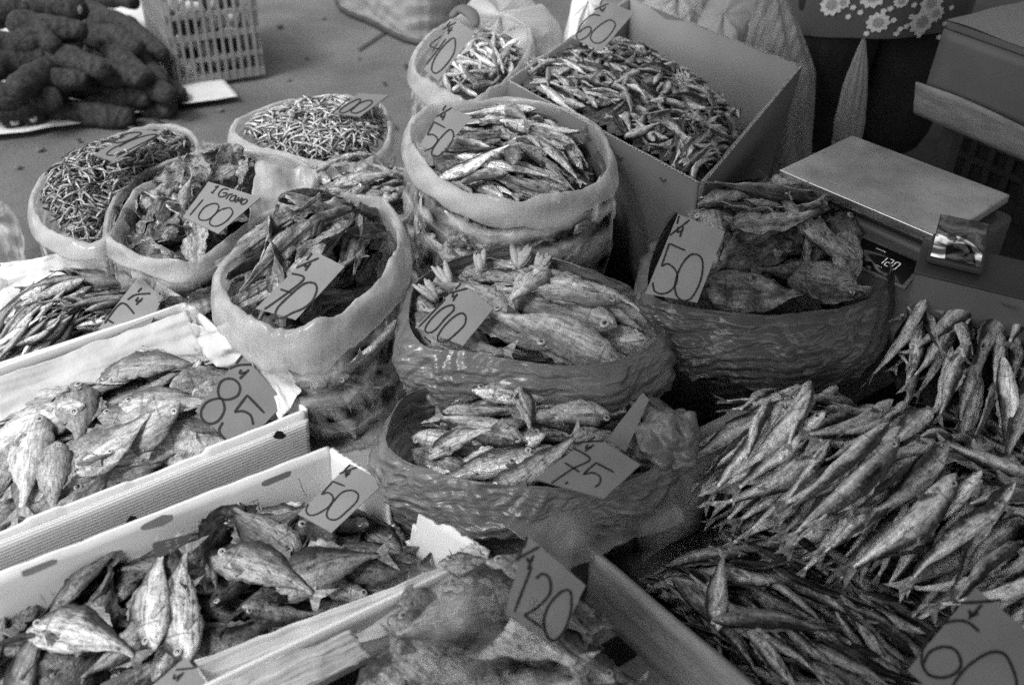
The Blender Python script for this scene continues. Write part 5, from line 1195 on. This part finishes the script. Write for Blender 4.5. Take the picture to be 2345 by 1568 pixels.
tb = thing('plastic_tub', 'pale ribbed plastic tub beside the paving at the top of the frame', 'tub', P(900, 40, 0))
ring = crom([P(u, v, .0) for u, v in ((772, 18), (850, 62), (955, 108), (1040, 80), (1100, -60), (1000, -150), (860, -140), (790, -60))], 120); c = ring.mean(0); A = []
for t in np.linspace(0, 1, 14):
    A.append([c + (p - c) * [.97 + .12 * t, .97 + .12 * t, 1] + (p - c) / np.linalg.norm(p - c) * (.0015 if (i // 2) % 2 else -.0015) + [0, 0, .01 + .36 * t] for i, p in enumerate(ring)])
V, Fc = grid(np.array(A), closed_u=True); part(tb, 'tub_wall', V, Fc, M['film_milk']); V, Fc = tube(np.concatenate([A[-1], A[-1][:2]]), .012, 8); part(tb, 'tub_rim', V, Fc, M['film_rim'])
V, Fc = tube(np.concatenate([A[0], A[0][:2]]), .014, 8); part(tb, 'tub_base_shadow', V, Fc, M['dark2'])  # dark ring painted in as the shadow line along the tub's foot
bag_core(ring + [0, 0, .37], c + [0, 0, .37], .33, .03, M['core_pale'], 'pale produce seen through the ribbed tub', inset=.04, sb=.95)
sack('filled_sack', 'bulging clear sack behind the bag with the 40 card', [(990, 60), (1040, -20), (1170, -50), (1300, -10), (1290, 90), (1160, 120), (1040, 110)], .5, .02, M['film_milk'], seed=3)
V, Fc = tube(crom([P(1030, 40, .53), P(1055, 22, .55), P(1080, 34, .55), P(1090, 62, .53)], 14, False), [.01, .014, .018, .02, .022, .022, .022, .02, .02, .018, .016, .014, .01, .006], 10, .5); solo('dark_glove', V, Fc, M['cardboard'], 'dark limp rubber strip lying over the bulging clear sack', 'strip')
sack('white_sack', 'flat white sack corner above the card reading 60', [(1285, 60), (1310, -40), (1400, -60), (1390, 10), (1340, 70)], .5, .02, M['white_box'], seed=5, pleat=.01)
sack('filled_sack', 'shiny grey filled bag behind the cardboard box', [(1440, 20), (1480, -60), (1600, -80), (1660, -20), (1600, 50), (1520, 50)], .42, .02, M['film_grey'], seed=7)
sack('filled_sack', 'round dark grey bag between the cardboard box and the hanging white bag', [(1560, 60), (1590, -20), (1700, -40), (1750, 30), (1710, 100), (1620, 100)], .4, .02, M['cloth'], seed=9, pleat=.012)
V, Fc = tube(crom([P(1715, 60, .5), P(1745, 40, .5), P(1775, 20, .5)], 8, False), [.002, .008, .012, .012, .011, .009, .006, .003], 8, .4); solo('paper_twist', V, Fc, M['paper'], 'small pale paper twist by the hanging white bag', 'paper')
# hanging white bag: pleated cone
def hang(name, label, pa, pb2, w0_, w1_, m, seed, spread=2.2):
    a, b = np.array(pa), np.array(pb2); A = []
    for j in range(40):
        t = j / 39; wd = w0_ + (w1_ - w0_) * (min(1, t * spread) ** .8) * (1 + .1 * math.sin(t * 5)); row = []
        for i in range(72):
            th = 2 * math.pi * i / 72; r = wd * (1 + .09 * math.sin(9 * th + seed + 2 * t + 2 * nz(math.cos(th), math.sin(th), seed)) * (1 - .4 * t) + .05 * crz(math.cos(th), math.sin(th), t, 1.3, seed) + .1 * nz(math.cos(th) * 3, math.sin(th) * 3, t * 3 + seed))
            row.append(a + (b - a) * t + np.array([r * math.cos(th), r * .4 * math.sin(th), 0]))
        A.append(row)
    V, Fc = grid(np.array(A), closed_u=True); Fc += [tuple(range(72)), tuple(len(V) - 1 - i for i in range(72))]; return solo(name, V, Fc, m, label, 'plastic bag')


hang('hanging_bag', 'limp white plastic bag hanging in pleats behind the cardboard box', PY(1762, -60, 2.56), PY(1800, 400, 2.56), .015, .085, M['film_grey'], 1)
hang('hanging_bag', 'small dim grey bag hanging in front of the dark trouser legs', PY(1978, 88, 2.42), PY(1935, 330, 2.42), .003, .04, M['cloth'], 5, 1.3)

# ================================================================ vendor: dark trousers, floral apron
vx, vy = .965, 2.74
pr_ = thing('person', 'standing vendor in dark trousers and a dark floral top, cropped at the thighs', 'person', (vx, vy, 0))
bm_v = {'pelvis': (0, 0, .9, .15), 'belly': (0, 0, 1.05, .135), 'chest': (0, -.02, 1.3, .15), 'neck': (0, -.02, 1.46, .055), 'head': (0, -.04, 1.6, .095), 'crown': (0, -.03, 1.69, .07)}
for s, sx in (('l', -1), ('r', 1)):
    bm_v.update({s + 'hip': (sx * .085, 0, .84, .11), s + 'knee': (sx * .11, -.02, .48, .075), s + 'ankle': (sx * .115, .02, .09, .05), s + 'toe': (sx * .13, -.14, .05, .045), s + 'sh': (sx * .18, -.02, 1.38, .06), s + 'elb': (sx * .25, -.02, 1.1, .045), s + 'wri': (sx * .2, -.2, .95, .03), s + 'palm': (sx * .19, -.27, .92, .03)})
    for f, (dx, ln) in enumerate(((-.024, .07), (-.008, .08), (.008, .075), (.022, .06), (-.04, .05))):
        bm_v[s + 'f%d' % f] = (sx * .19 + dx, -.27 - ln * .6, .9, .009); bm_v[s + 'g%d' % f] = (sx * .19 + dx * 1.2, -.27 - ln, .875, .008)
ED = [('pelvis', 'belly'), ('belly', 'chest'), ('chest', 'neck'), ('neck', 'head'), ('head', 'crown')]
for s in 'lr': ED += [('pelvis', s + 'hip'), (s + 'hip', s + 'knee'), (s + 'knee', s + 'ankle'), (s + 'ankle', s + 'toe'), ('chest', s + 'sh'), (s + 'sh', s + 'elb'), (s + 'elb', s + 'wri'), (s + 'wri', s + 'palm')] + [(s + 'palm', s + 'f%d' % f) for f in range(5)] + [(s + 'f%d' % f, s + 'g%d' % f) for f in range(5)]


def skin(keys, edges, m, name, parent, extra=0., over=None):
    ks = [k for k in bm_v if k in keys]; me = D.meshes.new(name); me.from_pydata([bm_v[k][:3] for k in ks], [(ks.index(a), ks.index(b)) for a, b in edges if a in ks and b in ks], []); o = link(D.objects.new(name, me)); o.parent = parent
    md = o.modifiers.new('skin', 'SKIN'); o.modifiers.new('sub', 'SUBSURF').levels = 2; o.modifiers['sub'].render_levels = 2
    for i, k in enumerate(ks):
        r = (over or {}).get(k, bm_v[k][3]) + extra; me.skin_vertices[0].data[i].radius = (r, r * (.8 if k in ('pelvis', 'belly', 'chest') else 1)); me.skin_vertices[0].data[i].use_root = (i == 0)
    me.materials.append(m); return o


skin(set(bm_v), ED, M['skin'], 'body', pr_)
skin({'pelvis', 'lhip', 'rhip', 'lknee', 'rknee', 'lankle', 'rankle'}, ED, M['dark'], 'trousers', pr_, .02, {'lknee': .115, 'rknee': .115, 'lankle': .1, 'rankle': .1, 'lhip': .14, 'rhip': .14})
# hair
A = np.array([[(.105 * math.sin(t) * math.cos(a), -.02 + .11 * math.sin(t) * math.sin(a), 1.66 + .1 * math.cos(t)) for a in np.linspace(0, 6.28, 24, endpoint=False)] for t in np.linspace(.02, 2.0, 12)]); V, Fc = grid(A + [vx, vy, 0], closed_u=True); part(pr_, 'hair', V, Fc, M['dark'])
# floral top: skirted hem
hem = NT('floral_print'); hem.b.inputs['Roughness'].default_value = .9; hem.b.inputs['Base Color'].default_value = g(.085); hem.b.inputs['Specular IOR Level'].default_value = .2
A = []
for j in range(30):
    t = j / 29; row = []; z = .48 + .97 * t; r = .245 - .05 * t if t < .8 else .175 - (t - .8) * .4
    for i in range(80):
        th = 2 * math.pi * i / 80; k = 1 + .03 * math.sin(th * 7 + 2 * t) * (1 - t) + .03 * nz(math.cos(th) * 2, math.sin(th) * 2, t * 2); row.append((vx - .0 + r * k * math.cos(th), vy + r * .78 * k * math.sin(th), z + .035 * math.cos(th + .9) * (1 - t)))
    A.append(row)
A = np.array(A); V, Fc = grid(A, closed_u=True); top_ = part(pr_, 'floral_top', V, Fc, hem.m)
fl = []; ctr = []
def cyl(th, z, off):
    t = (z - .48) / .97; r = .245 - .05 * t; k = 1 + .03 * math.sin(th * 7 + 2 * t) * (1 - t) + .03 * nz(math.cos(th) * 2, math.sin(th) * 2, t * 2); return np.array((vx + (r * k + off) * math.cos(th), vy + (r * .78 * k + off) * math.sin(th), z + .035 * math.cos(th + .9) * (1 - t)))
def flower(u, v, r, pet, rings=(1., .55)):
    # find the point of the cloth behind that pixel
    best = min(((np.linalg.norm(np.cross(cyl(th, z, 0) - CAM, ray(u, v))) / np.linalg.norm(ray(u, v)), th, z) for th in np.linspace(-2.9, -.3, 90) for z in np.linspace(.44, .85, 70)), key=lambda q: q[0]); _, th0, z0 = best
    for k, rr in enumerate(rings):
        rows = []
        for q in (0, .5, 1):
            rows.append([cyl(th0 + rr * r * q * (1 + .13 * math.cos(pet * a) * (q == 1)) * math.cos(a) / .22, z0 + rr * r * q * (1 + .13 * math.cos(pet * a) * (q == 1)) * math.sin(a), .003 + k * .0012) for a in np.linspace(0, 2 * math.pi, 36, endpoint=False)])
        gv, gf = grid(np.array(rows), closed_u=True); (fl if k == 0 else ctr).append((gv, gf))
for u, v, r in ((1905, 12, .021), (2010, 52, .019), (2000, -8, .022), (2132, 5, .022), (2112, 48, .024), (2140, 32, .016), (2060, 2, .012), (1975, -30, .02), (1930, 5, .012)): flower(u, v, r * 1.3, 10, (1., .5))
for u, v in ((1955, 18), (1972, 28), (2042, 45), (2058, 65), (2075, 62), (2052, 80), (2085, 40), (2035, 18), (2105, 80), (2150, 85), (2162, 55), (1985, 75), (2020, 25), (2090, 12), (2178, 20), (1940, 40)): flower(u, v, .0065, 5, (1.,))
V, Fc = join(*fl); part(pr_, 'flower_print', V, Fc, gm('flower_white', .45, .75, 200, .9, .2, 100), False); V, Fc = join(*ctr); part(pr_, 'flower_centre', V, Fc, gm('flower_grey', .2, .4, 200, .9, .2, 100), False)

# dark chair / crates behind, cloth-covered table at the frame edge
ct = thing('vendor_table', 'low table at the frame edge with grey cloth over cardboard', 'table', (1.25, 2.3, 0))
t0, t1 = P(2170, 45, .66), P(2344, 105, .66); a_ = t1 - t0; a_[2] = 0; a_ /= np.linalg.norm(a_); b_ = np.array([-a_[1], a_[0], 0])
A = np.array([[t0 + a_ * x + b_ * y + up * (.004 * nz(x * 9, y * 9) + (-.02 * (y == 0))) for x in np.linspace(0, .9, 40)] for y in np.linspace(-.005, .6, 20)]); V, Fc = grid(A); part(ct, 'cloth_cover', V, Fc, M['cloth'])
V, Fc = bevel(*box(t0 - up * .02 + a_ * .0, a_ * .9, b_ * .6, up * .016), .003); part(ct, 'table_top', V, Fc, M['cardboard'])
V, Fc = panel(t0 - up * 0 - b_ * 0, t0 + a_ * .9, .5, .64, .006, -b_, 30, lean=-.05); part(ct, 'cardboard_side', V, Fc, M['scale_body'])
V, Fc = panel(t0 - b_ * .035 + a_ * -.01, t0 - b_ * .035 + a_ * .9, .44, .52, .005, -b_, 30, lambda s: .01 * nz(s * 4, 1), lean=.3); part(ct, 'cardboard_flap', V, Fc, M['tray_wood'])
for x, y in ((.03, .05), (.85, .05), (.03, .52), (.85, .52)): V, Fc = bevel(*box(t0 * [1, 1, 0] + a_ * x + b_ * y, a_ * .04, b_ * .04, up * .5), .004); part(ct, 'table_leg', V, Fc, M['dark2'])
# dark crate under the table
dc = thing('dark_crate', 'black slatted plastic crate in the shade under the table', 'crate', P(2230, 400, 0)); k0 = P(2150, 420, .02); 
ps = [box(k0 + up * z, a_ * .6, b_ * .012, up * h) for z, h in ((0, .05), (.1, .02), (.16, .02), (.22, .02), (.28, .05))] + [box(k0 + a_ * x - b_ * .002, a_ * .02, b_ * .016, up * .33) for x in np.arange(0, .6, .06)]; V, Fc = join(*ps); part(dc, 'slatted_side', V, Fc, M['dark2'], False)
V, Fc = box(k0 + b_ * .015, a_ * .6, b_ * .35, up * .3); part(dc, 'crate_inside', V, Fc, M['dark'], False)
# dark sheet standing in for ground shade behind the scale
sheetpx('ground_shade_sheet', 'dark sheet painted in for shade on the ground around the vendor', 'shade sheet', [(1800, -60), (2700, -80), (2900, 900), (1680, 500)], [.028] * 4, M['dark'], wob=.012, n=40)
# clear bag scrap at the left frame edge
sack('filled_bag', 'small clear bag of pale scraps at the frame edge beyond the cartons', [(-60, 470), (-20, 420), (20, 440), (35, 520), (25, 600), (-40, 620)], .2, .02, M['film'], seed=21, pleat=.015)

# unseen awning added overhead to shade the goods on the tray side
aw = thing('added_shade_awning', 'added unseen awning overhead on thin poles, shading the wooden tray side', 'shade blocker', (1.6, .2, 0))
A = np.array([[(x, y, 2.35 + .25 * math.sin(math.pi * max(0, x + .9) / 4.6) + .01 * nz(x * 3, y * 3)) for x in np.linspace(-1.35 + (y + 1) * .3, 3.6, 30)] for y in np.linspace(-2.6, 3.2, 30)]); V, Fc = grid(A); V2, F2 = grid(A - [0, 0, .003])
part(aw, 'canvas', V, Fc, M['cloth'])
for x, y in ((-1.7, -2.5), (3.5, -2.5), (3.5, 3.1)): V, Fc = tube([(x, y, 0), (x, y, 2.38)], .018, 10); part(aw, 'pole', V, Fc, M['steel'])

for i, (u, v, r) in enumerate(((640, 60, .012), (700, 130, .009), (560, 120, .01), (880, 190, .008), (300, 290, .01), (90, 340, .012), (930, 150, .012), (740, 40, .01), (820, 130, .007), (180, 320, .008), (40, 380, .01), (660, 180, .008), (900, 290, .012), (505, 250, .009))):
    c = P(u, v, .012); A = np.array([[c + np.array([r * q * math.cos(a) * (1 + .4 * nz(a, i)), r * q * math.sin(a) * (1 + .4 * nz(a, i + 5)), .003 * nz(a * 2, q * 3, i)]) for a in np.linspace(0, 6.28, 12, endpoint=False)] for q in (.05, .6, 1, 1.02)]); A[-1, :, 2] -= .003
    V, Fc = grid(A, closed_u=True); solo('litter_scrap', V, Fc, M['cardboard'] if i % 3 else M['dark2'], 'small torn scrap of litter lying on the paving', 'litter', 'scraps on the paving')

for i in range(7):
    a = R.uniform(.03, lx - .06); b = R.uniform(.03, ly - .05); p = sL + ex * a + ey * b + up * .0003; q = p + ex * R.uniform(-.05, .06) + ey * R.uniform(-.04, .04)
    V, Fc = tube([p + (q - p) * t + ex * .003 * math.sin(3 * t + i) for t in np.linspace(0, 1, 9)], .0005, 4, .4); part(sc_, 'scratch', V, Fc, M['steel_edge'])
